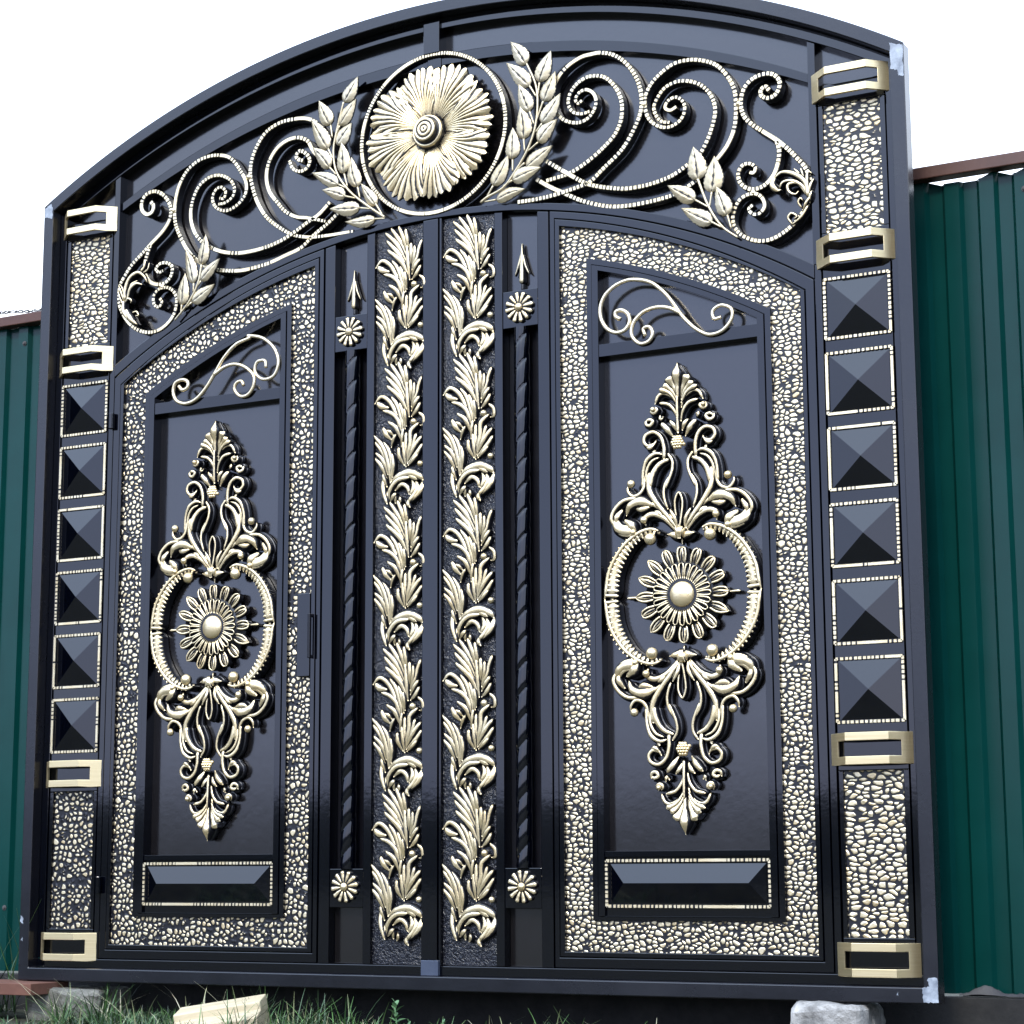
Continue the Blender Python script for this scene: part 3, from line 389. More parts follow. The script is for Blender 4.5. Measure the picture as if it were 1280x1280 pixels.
# ---- flower medallion
med = empty('flower_medallion'); med.parent = gate; med.location = (0, 0, -ZB)
FC = (-.003, 2.689)
mb = MB(); ringpts = [(FC[0] + .2535 * math.cos(a), FC[1] + .2535 * math.sin(a)) for a in [2 * math.pi * i / 90 for i in range(91)]]
notched(mb, ringpts, .0135, -.006, .030, .0095, .38, metre=False, smooth_part=.3, seed=5)
o = mb.build('ring', M['goldbar'], None); o.parent = med
rnd = random.Random(3)
FX, FZ = FC[0] - .004, FC[1] + .001
def ruffled_petal(mb, ang, seed, lift, rmax):
    """one broad ruffled petal: ribs fan from its foot to a scalloped lip, one flank tucked under its neighbour"""
    rn = random.Random(seed); NU, NQ = 92, 30; vs = []; pat = []; r0 = .044; nr = 4.1 + rn.uniform(-.25, .35); rl = rmax * rn.uniform(.95, 1.03); sk = rn.uniform(-.05, .05)
    for j in range(NU + 1):
        u = j / NU * 2 - 1
        sc = .5 - .5 * math.cos(u * nr * 2 * math.pi); edge = rl * (1 - .15 * abs(u) ** 2.6) * (1 - .055 * (1 - sc) - .03 * noise.noise((u * 4, seed, 3)))
        for i in range(NQ):
            q = i / (NQ - 1); r_ = r0 + (edge - r0) * q; half = .27 + .235 * q ** .75
            a = ang + u * half + sk * q * q + .018 * q * noise.noise((u * 5, q * 3, seed + 2))
            wob = .22 * noise.noise((u * 3, q * 3.0, seed + 4)); ph = (u * nr / (.62 + .38 * q) + wob) * 2 * math.pi
            m = max(0, min(1, (q - .5) / .35)); rib = (.5 - .5 * math.cos(ph)) ** .45; fork = (.5 - .5 * math.cos(2 * ph)) ** .5
            rb = rib * (1 - .38 * m) + fork * .38 * m; dp = .0048 * min(1, .1 + q * 1.3)
            h = lift + .021 * math.sin(math.pi * (.10 + .72 * q)) - .013 * u * u * (.3 + .7 * q) + .0055 * u * q + .0042 * q * q * math.sin(u * 9 + seed) + dp * (rb - .6)
            x = r_; vs.append((FX + x * math.cos(a), .006 - h, FZ + x * math.sin(a)))
            pp = (.10 + 1.0 * rb) * min(1, .02 + q / .15); pp = max(pp, 1.1 - abs(q - .28) / .22) if q > .12 else pp
            if abs(u) > .94: pp = min(pp, .35)
            pat.append(pp)
    w = NQ; mb.add(vs, [(j * w + i, (j + 1) * w + i, (j + 1) * w + i + 1, j * w + i + 1) for j in range(NU) for i in range(w - 1)], pat)
    rim = [i for i in range(w)] + [j * w + w - 1 for j in range(1, NU + 1)] + [NU * w + i for i in range(w - 2, -1, -1)]
    rv = []
    for k in rim: x, y, z = vs[k]; rv += [(x, y, z), (x, y + .010, z)]
    mb.add(rv, [(2 * k, 2 * k + 2, 2 * k + 3, 2 * k + 1) for k in range(len(rim) - 1)], [0.0] * len(rv))
mb = MB()
for i in range(8): ruffled_petal(mb, .2 + math.pi / 8 + i * math.pi / 4, 60 + i, .004, .207)
for i in range(8): ruffled_petal(mb, .2 + i * math.pi / 4, 20 + i, .012, .221)
o = mb.build('petals', M['gold'], None, smooth=True, recalc=False); o.parent = med
def lathe(mb, cx, cz, prof, seg=40):
    vs = []; pat = []
    for r_, y, p in prof:
        for k in range(seg):
            a = 2 * math.pi * k / seg; vs.append((cx + r_ * math.cos(a), y, cz + r_ * math.sin(a))); pat.append(p)
    n = len(prof); fs = [(i * seg + k, i * seg + (k + 1) % seg, (i + 1) * seg + (k + 1) % seg, (i + 1) * seg + k) for i in range(n - 1) for k in range(seg)]
    fs.append(tuple(range((n - 1) * seg, n * seg))); mb.add(vs, fs, pat)
mb = MB(); bx, bz = FX + .002, FZ - .002
lathe(mb, bx, bz, [(.052, -.006, 0), (.052, -.024, .2), (.050, -.034, 1), (.046, -.036, 1), (.043, -.033, .05), (.040, -.034, 0), (.038, -.044, .1), (.037, -.049, .4), (.035, -.052, 1), (.030, -.053, 1), (.027, -.0505, .0), (.0245, -.0505, .0), (.022, -.054, 1), (.016, -.055, 1), (.0135, -.0525, .0), (.0115, -.0525, .0), (.009, -.0555, 1), (.004, -.056, 1), (.002, -.054, .1)])
o = mb.build('boss', M['gold'], None, smooth=True); o.parent = med

# ---- side columns
ZT = [2.0586, 1.8498, 1.6418, 1.4337, 1.2262, 1.0188]; HH = .1775
def clamp(mb, z0, z1, sx):
    """band bent round the column: two slanted wings, a flat front and a long slot"""
    path = [(1.2135, .001), (1.268, -.047), (1.386, -.047), (1.4375, .001)]
    th = .010; zs = [z0, z0 + .0215, z1 - .0215, z1]
    def xat(x):
        for (a, b), (c, d) in zip(path, path[1:]):
            if a <= x <= c: return b + (d - b) * (x - a) / (c - a)
        return .001
    xsn = [1.2135, 1.241, 1.268, 1.386, 1.412, 1.4375]
    for i in range(5):
        for k in range(3):
            if k == 1 and 1 <= i <= 3: continue
            x0, x1 = xsn[i], xsn[i + 1]; y0, y1 = xat(x0), xat(x1)
            v = [(x0, y0, zs[k]), (x1, y1, zs[k]), (x1, y1, zs[k + 1]), (x0, y0, zs[k + 1]), (x0, y0 + th, zs[k]), (x1, y1 + th, zs[k]), (x1, y1 + th, zs[k + 1]), (x0, y0 + th, zs[k + 1])]
            mb.add(v, [(0, 1, 2, 3), (7, 6, 5, 4), (0, 4, 5, 1), (3, 2, 6, 7), (0, 3, 7, 4), (1, 5, 6, 2)])
    bm = bmesh.new(); vv = [bm.verts.new(p) for p in mb.v]
    for f in mb.f: bm.faces.new([vv[i] for i in f])
    bmesh.ops.remove_doubles(bm, verts=bm.verts, dist=1e-5)
    # drop the inner doubled walls
    seen = {}
    for f in list(bm.faces):
        key = tuple(sorted(v.index for v in f.verts))
    bm.verts.index_update(); d = {}
    for f in bm.faces: d.setdefault(tuple(sorted(v.index for v in f.verts)), []).append(f)
    bmesh.ops.delete(bm, geom=[f for fl in d.values() if len(fl) > 1 for f in fl], context='FACES_ONLY')
    mb.v = [tuple(v.co) for v in bm.verts]; bm.verts.index_update(); mb.f = [tuple(v.index for v in f.verts) for f in bm.faces]; mb.p = [1] * len(mb.v); bm.free()
def column(sx):
    mb = MB(); P = lambda *a: box(mb, *a)
    P(1.2305, 1.4215, .199, .290, .002, .053); P(1.2305, 1.2435, .2905, .7195, .0022, .053); P(1.4065, 1.4215, .2905, .7195, .0022, .053)
    P(1.2305, 1.4215, .720, 2.185, .002, .053); P(1.2305, 1.2435, 2.1855, 2.5535, .0022, .053); P(1.4065, 1.4215, 2.1855, 2.5535, .0022, .053); P(1.2305, 1.4215, 2.554, 2.612, .002, .053)
    P(1.4255, 1.4515, .199, 2.655, .0005, .053)
    if sx < 0: mb.mirror()
    c = mb.build('side_column', M['frame'], gate, bevel=.0018)
    for j, (z0, z1) in enumerate(((.2905, .7195), (2.1855, 2.5535))):
        mb = MB(); box(mb, 1.2438, 1.4062, z0, z1, .009, .030)
        if sx < 0: mb.mirror()
        mb.build('hammered_panel', M['ham_col_l'] if sx < 0 and j == 0 else M['ham_col'], c)
    for z in ZT:
        zt, zb = z - .011, z - HH + .011; x0, x1 = 1.2425, 1.4095; zc = (zt + zb) / 2; xc = (x0 + x1) / 2
        mb = MB(); yb = .001
        v = [(x0, yb, zb), (x1, yb, zb), (x1, yb, zt), (x0, yb, zt), (xc, -.0165, zc), (x0, .004, zb), (x1, .004, zb), (x1, .004, zt), (x0, .004, zt)]
        mb.add(v, [(0, 1, 4), (1, 2, 4), (2, 3, 4), (3, 0, 4), (0, 5, 6, 1), (1, 6, 7, 2), (2, 7, 8, 3), (3, 8, 5, 0)])
        if sx < 0: mb.mirror()
        mb.build('pyramid_panel', M['frame'], c)
        mb = MB(); a, b_, e, f = 1.2345, 1.4175, z - .005, z - HH + .005
        for i, (p, q) in enumerate((((a, e), (b_, e)), ((b_, e), (b_, f)), ((b_, f), (a, f)), ((a, f), (a, e)))):
            notched(mb, [p, q], .0095, -.004, .0065, .0125, .40, metre=False, seed=int(z * 100) + i, smooth_part=.6 if i in (1, 3) else .15)
        if sx < 0: mb.mirror()
        mb.build('bead_border', M['goldbar'], c)
    for z0, z1 in ((2.5615, 2.6455), (2.0855, 2.1685), (.733, .8165), (.1925, .2785)):
        mb = MB(); clamp(mb, z0, z1, sx)
        if sx < 0: mb.mirror()
        mb.build('clamp', M['brass'], c, bevel=.0012)
    return c
column(-1); column(1)

# ---- twisted bars, rosettes, spears, leaf columns, middle bars
mb = MB()
def vbar(x0, x1, z0, yf, s=1):
    xs = sorted((s * x0, s * x1)); arcstrip(mb, (DOOR_O[0], DOOR_O[1] - .0005), z0, xs[0], xs[1], yf, .0445, 4)
for s in (-1, 1):
    vbar(.2085, .2355, .199, 0, s); vbar(.3525, .3895, .199, .0005, s)
    for z0, z1 in ((2.042, 2.154), (.360, .4725)):
        xs = sorted((s * .236, s * .352)); box(mb, xs[0], xs[1], z0, z1, .002, .0445)
vbar(-.035, .0175, .2142, -.004); vbar(.0205, .0285, .199, -.001)
mb.build('middle_stiles', M['frame'], gate, bevel=.0018)
for s in (-1, 1):
    mb = MB(); xs = sorted((s * .2365, s * .3515))
    box(mb, xs[0], xs[1], .199, .3598, .034, .044); mb.build('infill_sheet', M['sheet'], gate)
    mb = MB(); arcstrip(mb, (DOOR_O[0], DOOR_O[1] - .001), 2.1545, xs[0], xs[1], .034, .044, 4); mb.build('infill_sheet', M['sheet'], gate)
    # twisted square bar
    mb = MB(); n = 340; vs = []; k = 48
    for i in range(n + 1):
        z = .4735 + (2.041 - .4735) * i / n; tw = 2 * math.pi * z / .148
        for j in range(k):
            th = 2 * math.pi * j / k; rr = .0238 * (.83 + .17 * abs(math.cos(th - tw)) ** .28); vs.append((s * .2935 + rr * math.cos(th), .012 + rr * math.sin(th), z))
    fs = [(i * k + j, i * k + (j + 1) % k, (i + 1) * k + (j + 1) % k, (i + 1) * k + j) for i in range(n) for j in range(k)]
    mb.add(vs, fs); o = mb.build('twisted_bar', M['frame'], gate, smooth=True)
    # spearhead
    mb = MB(); cx = s * 293
    strip(mb, [(cx, 2178), (cx, 2240), (cx, 2302)], (19, 15, 3), .018, .45, (0, 0), .012, .004)
    for q in (-1, 1): strip(mb, [(cx + q * 3, 2268), (cx + q * 12, 2232), (cx + q * 24, 2204)], (5, 8, 4), .018, .6, (0, 0), .010, .004)
    strip(mb, [(cx, 2156), (cx, 2180)], (10, 10), .022, .5, (0, 0), .01, .004, pmax=.2)
    mb.build('spearhead', M['goldleaf'], gate, smooth=True)
    for cz in (2.100, .4205):
        mb = MB(); cx_ = s * .2945; lathe(mb, cx_, cz, [(.040, .003, 0), (.040, -.004, .1), (.014, -.008, .1)], 24)
        for i in range(12):
            a = 2 * math.pi * (i + .3) / 12; d = Vector((math.cos(a), math.sin(a)))
            strip(mb, [((cx_ + d.x * .014) * 1000, (cz + d.y * .014) * 1000), ((cx_ + d.x * .032) * 1000, (cz + d.y * .032) * 1000), ((cx_ + d.x * .047) * 1000, (cz + d.y * .047) * 1000)], (6, 15, 19), -.002, .35, (.006, .002), .004, .004)
        ball(mb, cx_, cz, .0125, -.009, .010)
        mb.build('rosette', M['gold'], gate, smooth=True)
    # leaf column
    mb = MB(); xs = sorted((s * .0295, s * .2075)) if s > 0 else [-.2075, -.0365]
    arcstrip(mb, (DOOR_O[0], DOOR_O[1] - .001), .199, xs[0], xs[1], .012, .044, 6)
    lc = mb.build('leaf_column', M['leather'], gate)
    mb = MB(); ax = .118 if s > 0 else -.121
    for kk in range(5):
        oz = 2.0215 - .4265 * kk
        for i, (p, w) in enumerate(D['unit']): strip(mb, p, lobe(w), .004, .30, (.001, .006 + .002 * (i % 3)), .010, .0055, offs=(ax, oz))
        for x, z, r_ in D['uballs']: ball(mb, ax + x / 1000, oz + z / 1000, r_ / 1000, -.002, seg=8, rings=5)
    o = mb.build('foliage', M['gold'], lc, smooth=True, recalc=False)
mb = MB(); box(mb, -.0305, .0265, .1705, .2135, -.013, .0); mb.build('stop_plate', M['steelblue'], gate, bevel=.0015)

# ---- doors
def sunflower(mb, cx, cz, y0):
    lathe(mb, cx, cz, [(.118, y0 + .014, 0), (.116, y0 + .009, 0), (.092, y0 + .007, 0), (.092, y0 - .002, .1), (.045, y0 - .006, .1)], 36)  # black outer disc also stands in for shade between the petals
    rnd = random.Random(4)
    for i in range(16):
        a = 2 * math.pi * (i + .02) / 16; d = Vector((math.cos(a), math.sin(a))); e = Vector((-d.y, d.x)); r1 = .142 * rnd.uniform(.93, 1.04)
        pt = lambda r_, o_: ((cx + d.x * r_ + e.x * o_) * 1000, (cz + d.y * r_ + e.y * o_) * 1000)
        strip(mb, [pt(.086, 0), pt(.115, 0), pt(r1, 0)], (14, 20, 9), y0 + .006, .3, (0, .004), .010, .005, pmax=.9)
        for q in (-1, 1): strip(mb, [pt(.086, q * .008), pt(.112, q * .0125), pt(.130, q * .009), pt(r1, 0)], (8, 9, 8.5, 5), y0 + .004, .6, (.002, .004), .012, .005)
        strip(mb, [pt(.088, 0), pt(.105, 0), pt(.125, 0)], (4, 6, 3), y0 + .0, .3, (.001, .003), .006, .006, pmax=0)
    for i in range(24):
        a = 2 * math.pi * i / 24; d = Vector((math.cos(a), math.sin(a))); e = Vector((-d.y, d.x)); pt = lambda r_, o_: ((cx + d.x * r_ + e.x * o_) * 1000, (cz + d.y * r_ + e.y * o_) * 1000)
        for q in (-1, 1): strip(mb, [pt(.044, q * .003), pt(.070, q * .0065), pt(.084, q * .0055), pt(.088, 0)], (6, 7.5, 7, 5), y0 - .003, .55, (.002, .004), .006, .006)
    ball(mb, cx, cz, .037, y0 - .004, .016, 24, 12)
def cartouche(ax, az, mirror):
    mb = MB(); C = D['cart']; yb = .012
    def flip(pts, sx, sz): return [(sx * x * (1 if sz > 0 else 1), sz * z) for x, z in pts]
    for sz in (1, -1):
        zo = az; off = (ax, zo)
        for j, (p, w) in enumerate(C['mid']): strip(mb, flip(p, 1, sz), [q * 1.35 + 9 for q in w], yb + .006, .12, (0, 0), .010, .006, offs=off, pmax=0); strip(mb, flip(p, 1, sz), [q * 1.35 for q in w], yb - .004, .38, (.004, .010), .016, .005, offs=off)  # wider black strip below paints in the dark around each strand
        for sx in (-1, 1):
            for j, (p, w) in enumerate(C['half']):
                strip(mb, flip(p, sx, sz), [q * 1.72 for q in w], yb - .002 * (j % 3), .42, (.004, .008), .016, .0048, offs=off)
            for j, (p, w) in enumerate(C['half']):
                strip(mb, flip(p, sx, sz), [q * 1.72 + 9 for q in w], yb + .006, .12, (0, 0), .010, .006, offs=off, pmax=0)  # black cast base, widened to stand for shade and reflections between strands
            for x, z, r_ in C['balls']: ball(mb, ax + sx * x / 1000, az + sz * z / 1000, r_ * .85 / 1000, -.006)
            p, w = C['ring']; p = p + [(p[-1][0] - 1, -2)]
            strip(mb, flip(p, sx, sz), [q * .98 for q in w], yb, .30, (.006, .006), .018, .005, offs=off, pmax=.8)
            strip(mb, [(q[0] * (1 + .085 * max(.3, i / 6)) * sx, q[1] * 1.03 * sz) for i, q in enumerate(p)], (12, 14, 15, 15, 15), yb - .010, .5, (.004, .004), .016, .005, offs=off)
            # ribs across the ring
            P = catmull(p, 1.0); T = frames(P); acc = 0; tot = sum((P[i + 1] - P[i]).length for i in range(len(P) - 1)); run = 0; nxt = 14
            for i in range(len(P) - 1):
                run += (P[i + 1] - P[i]).length
                if run >= nxt:
                    nxt += 14.5; u = run / tot; hw = lerpl(w, u) * .50; nn = Vector((-T[i].y, T[i].x)); c = P[i]
                    if nn.x > 0: nn = -nn
                    a = c + nn * hw; b = c - nn * hw * .95
                    strip(mb, flip([(a.x, a.y), (c.x, c.y), (b.x, b.y)], sx, sz), (13.2, 13.5, 16), yb - .008, .45, (.007, .003), .008, .006, offs=off)
        cx, cz = C['cone']; rnd = random.Random(2)
        for i in range(5):
            for q in range(-2, 3):
                xx = q * 7.2 + (3.6 if i % 2 else 0); zz = (i - 1.8) * 7.0
                if (xx / 19) ** 2 + (zz / 17) ** 2 < 1.1: ball(mb, ax + xx / 1000, az + sz * (cz + zz + 1) / 1000, .0062, -.010 - .008 * (1 - (xx / 20) ** 2 - (zz / 20) ** 2), seg=8, rings=5)
        bx_, bz_ = C['bud']; ball(mb, ax, az + sz * bz_ / 1000, .017, -.004, .016)
        for q in (-1, 0, 1): strip(mb, [(q * 3, sz * (bz_ - 20)), (q * 6, sz * bz_), (q * 11, sz * (bz_ + 14))], (5, 10, 5), -.012, .5, (0, .002), .01, .004, offs=off)
        strip(mb, [(0, sz * (bz_ - 16)), (0, sz * 140)], (7, 6), yb, .5, (.002, .002), .012, .005, offs=off)
    for q in (-1, 1): strip(mb, [(q * 138, 0), (q * 170, 0)], (8, 10), yb, .5, (0, .002), .012, .005, offs=off)
    sunflower(mb, ax, az, .006)
    if mirror: pass
    return mb
def door(sx):
    fl = lambda mb: mb.mirror() if sx < 0 else mb
    mb = MB()
    ring(mb, outline(.3945, 1.2035, .2005, DOOR_O), outline(.409, 1.179, .2272, DOOR_1), -.0005, .0445)
    ring(mb, outline(.4115, 1.1765, .2297, (DOOR_1[0], DOOR_1[1] - .0028)), outline(.4265, 1.1635, .2435, HAM_T), -.003, .0445)
    d = fl(mb).build('door', M['frame'], gate, bevel=.0018)
    # centre frame: two stepped rings, cross rail
    mb = MB()
    ring(mb, outline(.5125, 1.0755, .3290, CF_O), outline(.5285, 1.0585, .3390, CF_M), -.001, .0445)
    ring(mb, outline(.5310, 1.0560, .3405, (CF_M[0], CF_M[1] - .0025)), outline(.5505, 1.0365, .3412, CF_I), -.0045, .0445)
    box(mb, .5507, 1.0363, 1.9195, 1.9555, -.002, .044)
    box(mb, .5507, 1.0363, .5010, .5165, -.001, .044); box(mb, .5507, 1.0363, .3413, .5005, .004, .044)
    fl(mb).build('centre_frame', M['frame'], d, bevel=.0018)
    # hammered border
    mb = MB(); ring(mb, outline(.4268, 1.1632, .2438, (HAM_T[0], HAM_T[1] - .0003)), outline(.5122, 1.0758, .3287, (CF_O[0], CF_O[1] + .0003)), .008, .040)
    fl(mb).build('hammered_border', M['ham_door_l'] if sx < 0 else M['ham_door'], d)
    mb = MB(); box(mb, .5507, 1.0363, .5167, 1.9193, .034, .040); arcstrip(mb, (CF_I[0], CF_I[1] - .0005), 1.9557, .5507, 1.0363, .034, .040, 16)
    fl(mb).build('door_sheet', M['sheet'], d)
    # bevelled bottom panel with beads
    mb = MB(); x0, x1, z0, z1 = .566, 1.0225, .377, .482; zr = .430; xa, xb = .611, .977; y0, yr = .0025, -.0125
    v = [(x0, y0, z0), (x1, y0, z0), (x1, y0, z1), (x0, y0, z1), (xa, yr, zr), (xb, yr, zr)]
    mb.add(v, [(0, 1, 5, 4), (1, 2, 5), (2, 3, 4, 5), (3, 0, 4)]); fl(mb).build('bevelled_panel', M['frame'], d)
    mb = MB()
    for i, (p, q) in enumerate((((.5555, .4905), (1.0335, .4905)), ((1.0335, .4905), (1.0335, .3675)), ((1.0335, .3675), (.5555, .3675)), ((.5555, .3675), (.5555, .4905)))):
        notched(mb, [p, q], .0095, -.004, .008, .0125, .42, metre=False, seed=i + 40, smooth_part=.1)
    fl(mb).build('bead_border', M['goldbar'], d)
    for b in D['dscroll_r' if sx > 0 else 'dscroll_l']:
        mb = MB(); rod(mb, b, .0062, -.009, .005, 10, .85); mb.build('scroll', M['goldrod'], d, smooth=True)
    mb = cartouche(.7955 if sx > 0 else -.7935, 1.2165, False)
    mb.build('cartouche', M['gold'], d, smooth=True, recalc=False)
    if sx < 0:
        mb = MB(); box(mb, -.4745, -.4275, 1.046, 1.300, -.006, .02); lp = mb.build('lock_plate', M['frame'], d, bevel=.002)
        mb = MB(); box(mb, -.4265, -.4135, 1.060, 1.285, .002, .02); box(mb, -.4255, -.4165, 1.10, 1.235, -.022, -.012); box(mb, -.4255, -.4165, 1.225, 1.235, -.0118, .0018); box(mb, -.4255, -.4165, 1.10, 1.110, -.0118, .0018)
        mb.build('handle', M['dark'], lp, bevel=.0015)
    for zz in (1.888, .40):
        mb = MB(); rodv = []; 
        for i in range(13):
            pass
        seg = 14
        for z_ in (zz, zz + .052):
            for k in range(seg): a = 2 * math.pi * k / seg; rodv.append((1.205 + .010 * math.cos(a), -.010 + .010 * math.sin(a), z_))
        mb.add(rodv, [(k, (k + 1) % seg, seg + (k + 1) % seg, seg + k) for k in range(seg)] + [tuple(range(seg)), tuple(range(seg, 2 * seg))])
        if sx < 0: fl(mb).build('hinge', M['frame'], d, bevel=.0015)
door(-1); door(1)

# bare patches where the corners of the outer frame were welded and the paint is missing
def patch(pts, y, seed):
    rnd = random.Random(seed); mb = MB(); out = []
    for i in range(len(pts)):
        a = Vector(pts[i]); b = Vector(pts[(i + 1) % len(pts)]); n = 6
        for k in range(n): q = a.lerp(b, k / n); out.append((q.x + rnd.uniform(-.0018, .0018), q.y + rnd.uniform(-.0018, .0018)))
    plate(mb, out, y - .0009, y + .0005); mb.build('weld_patch', M['primer'], gate)
patch([(1.4545, 2.606), (1.474, 2.60), (1.476, 2.585), (1.4895, 2.58), (1.4895, 2.668), (1.466, 2.676), (1.4545, 2.682)], -.04, 1)
patch([(-1.4895, 2.64), (-1.456, 2.630), (-1.4545, 2.668), (-1.462, 2.681), (-1.4895, 2.668)], -.04, 2)
patch([(1.452, 1.0 * .134), (1.489, .134), (1.489, .196), (1.462, .192), (1.468, .172), (1.448, .170)], -.04, 3)
patch([(1.383, .150), (1.387, .150), (1.387, .157), (1.383, .157)], -.04, 4)
patch([(-1.488, .31), (-1.477, .305), (-1.478, .325), (-1.488, .33)], -.04, 5)
patch([(-1.484, .255), (-1.477, .252), (-1.478, .263)], -.04, 6)

# ------------------------------------------------------------------ fence behind
FY = .25
fence = empty('fence', (0, FY, .06)); tag(fence, 'dark green corrugated metal fence with brown cap rail behind the gate', 'fence')
def fbuild(mb, name, mat, **k):
    o = mb.build(name, mat, None, **k); o.parent = fence; o.location = -fence.location; return o
mb = MB(); per = .0985; x = -4.2; vs = []; prof = []
while x < 4.4:
    for dx, dy in ((0, 0), (.034, 0), (.0445, .015), (.0815, .015), (.092, 0)): prof.append((x + dx, FY + .004 + dy))
    x += per
rnd = random.Random(9); ztops = []
for i, (px, py) in enumerate(prof):
    zt = 2.3735 - (.014 if 1.483 < px < 1.635 or 1.676 < px < 1.731 or (px > 1.85 and math.sin(px * 9) > .2) else 0)
    vs += [(px, py, .14), (px, py, 1.2), (px, py, zt)]
fs = []
for i in range(len(prof) - 1):
    for k in range(2): fs.append((i * 3 + k, (i + 1) * 3 + k, (i + 1) * 3 + k + 1, i * 3 + k + 1))
mb.add(vs, fs); fbuild(mb, 'corrugated_sheet', M['green'], recalc=False)
mb = MB(); box(mb, -4.2, 4.4, 2.3725, 2.4085, FY - .028, FY + .019); fbuild(mb, 'cap_rail', M['brown'], bevel=.003)
mb = MB(); box(mb, -4.2, 4.4, -.06, .134, FY - .04, FY + .0035); fbuild(mb, 'base_board', M['darkboard'], bevel=.003)  # dark board, carried on unbroken under the gate
for px in (-3.2, 3.1):
    mb = MB(); box(mb, px - .03, px + .03, -.05, 2.372, FY + .047, FY + .107); fbuild(mb, 'fence_post', M['brown'])
for i, px in enumerate([-3.9 + .2955 * k for k in range(28)]):
    if -1.5 < px < 1.48: continue
    for z_ in (2.31, .35):
        mb = MB(); lathe(mb, px + .017, z_ + .004 * math.sin(i * 2.3), [(.009, FY + .0035, 1), (.009, FY + .0015, 1), (.006, FY + .001, 1), (.005, FY - .003, 1), (.002, FY - .004, 1)], 8); fbuild(mb, 'screw', M['greyboard'])
# barbed wire above the cap at the left
mb = MB(); pts = [(-4200, 2490), (-2600, 2455), (-1890, 2432), (-1770, 2421), (-1500, 2412)]
for ph in (0, math.pi):
    P = catmull([(a / 1000, b / 1000) for a, b in pts], .01); vs = []; seg = 5
    for i, p in enumerate(P):
        a0 = i * .9 + ph; cy = FY + .004 * math.cos(a0); cz = p.y + .004 * math.sin(a0)
        for k in range(seg): a = 2 * math.pi * k / seg; vs.append((p.x, cy + .0022 * math.cos(a), cz + .0022 * math.sin(a)))
    mb.add(vs, [(i * seg + k, i * seg + (k + 1) % seg, (i + 1) * seg + (k + 1) % seg, (i + 1) * seg + k) for i in range(len(P) - 1) for k in range(seg)])
for i in range(0, len(P), 3):
    p = P[i]
    for dx, dz in ((.009, .010), (-.004, .012), (.010, -.016), (-.009, .004)):
        mb.add([(p.x - .0022, FY, p.y), (p.x + .0022, FY, p.y), (p.x + dx, FY - .006, p.y + dz), (p.x, FY + .0022, p.y)], [(0, 1, 2), (1, 3, 2), (3, 0, 2)])
bw = mb.build('barbed_wire', M['wire'], None); tag(bw, 'dark barbed wire strung above the fence cap at the far left', 'barbed wire')

# ------------------------------------------------------------------ ground and things on it
def gz(x, y):
    d = math.hypot(x, y + 1); k = min(1, d / 3)
    return .015 + .018 * noise.noise((x * 1.7, y * 1.7, .3)) + .008 * noise.noise((x * 6, y * 6, 1.3)) + (-.10 * max(0, (-y - .7)) / 4 if y > -4.7 else -.10) 
mb = MB(); xs = [-400, -150, -60, -25, -12, -7] + [-5 + .1 * i for i in range(101)] + [7, 12, 25, 60, 150, 400]; ys = [-400, -150, -60, -25, -12, -8, -6] + [-4.6 + .1 * i for i in range(60)] + [2, 4, 8, 20, 60, 150, 400]
vs = [(x, y, gz(x, y) if abs(x) < 8 and -8 < y < 4 else -.09) for y in ys for x in xs]; nx = len(xs)
mb.add(vs, [(j * nx + i, j * nx + i + 1, (j + 1) * nx + i + 1, (j + 1) * nx + i) for j in range(len(ys) - 1) for i in range(nx - 1)])
g = mb.build('ground', M['soil'], None, smooth=True); tag(g, kind='structure')
# unseen dark rise added for a treeline, to mirror in the lower paint
mb = MB(); vs = []; na = 220
for i in range(na + 1):
    a = math.pi * 1.0 + math.pi * 1.0 * i / na; dx, dy = math.cos(a), math.sin(a)
    hgt = 2.55 + .35 * noise.noise((a * 9, 0, 2)) + .22 * noise.noise((a * 40, 0, 5)) + .15 * noise.noise((a * 120, 0, 5))
    for r_, z in ((44, -.1), (47, hgt * .7), (50, hgt), (75, hgt * .9), (90, -.1)): vs.append((dx * r_, -5 + dy * r_, z))
mb.add(vs, [(i * 5 + k, (i + 1) * 5 + k, (i + 1) * 5 + k + 1, i * 5 + k + 1) for i in range(na) for k in range(4)])
hl = mb.build('treeline_stand_in', M['treeline_mat'], None, smooth=True); tag(hl, kind='structure')
# unseen foliage added at both sides to darken reflections in paint and fence
mb = MB(); rnd = random.Random(12)
for i in range(9600):
    a = rnd.uniform(R(176), R(208)) if i % 2 else rnd.uniform(R(336), R(366)); rr = rnd.uniform(15, 22); top = 8.5 * (1 - .35 * max(0, ((a if i % 2 else R(544) - a) - R(198)) / R(10))) * rnd.uniform(.75, 1.05); z = rnd.random() ** .8 * top
    c = Vector((rr * math.cos(a), -1 + rr * math.sin(a) , z)); s_ = rnd.uniform(.25, .6)
    u = Vector((rnd.gauss(0, 1), rnd.gauss(0, 1), rnd.gauss(0, 1))).normalized(); v = u.orthogonal().normalized()
    mb.add([tuple(c + u * s_), tuple(c + v * s_ * .7), tuple(c - u * s_), tuple(c - v * s_ * .7)], [(0, 1, 2, 3)])
fw = mb.build('foliage_stand_in', M['stand_in_leaves'], None, recalc=False); tag(fw, 'unseen dark foliage added on both sides for reflections in paint and fence', 'wood', kind='stuff')

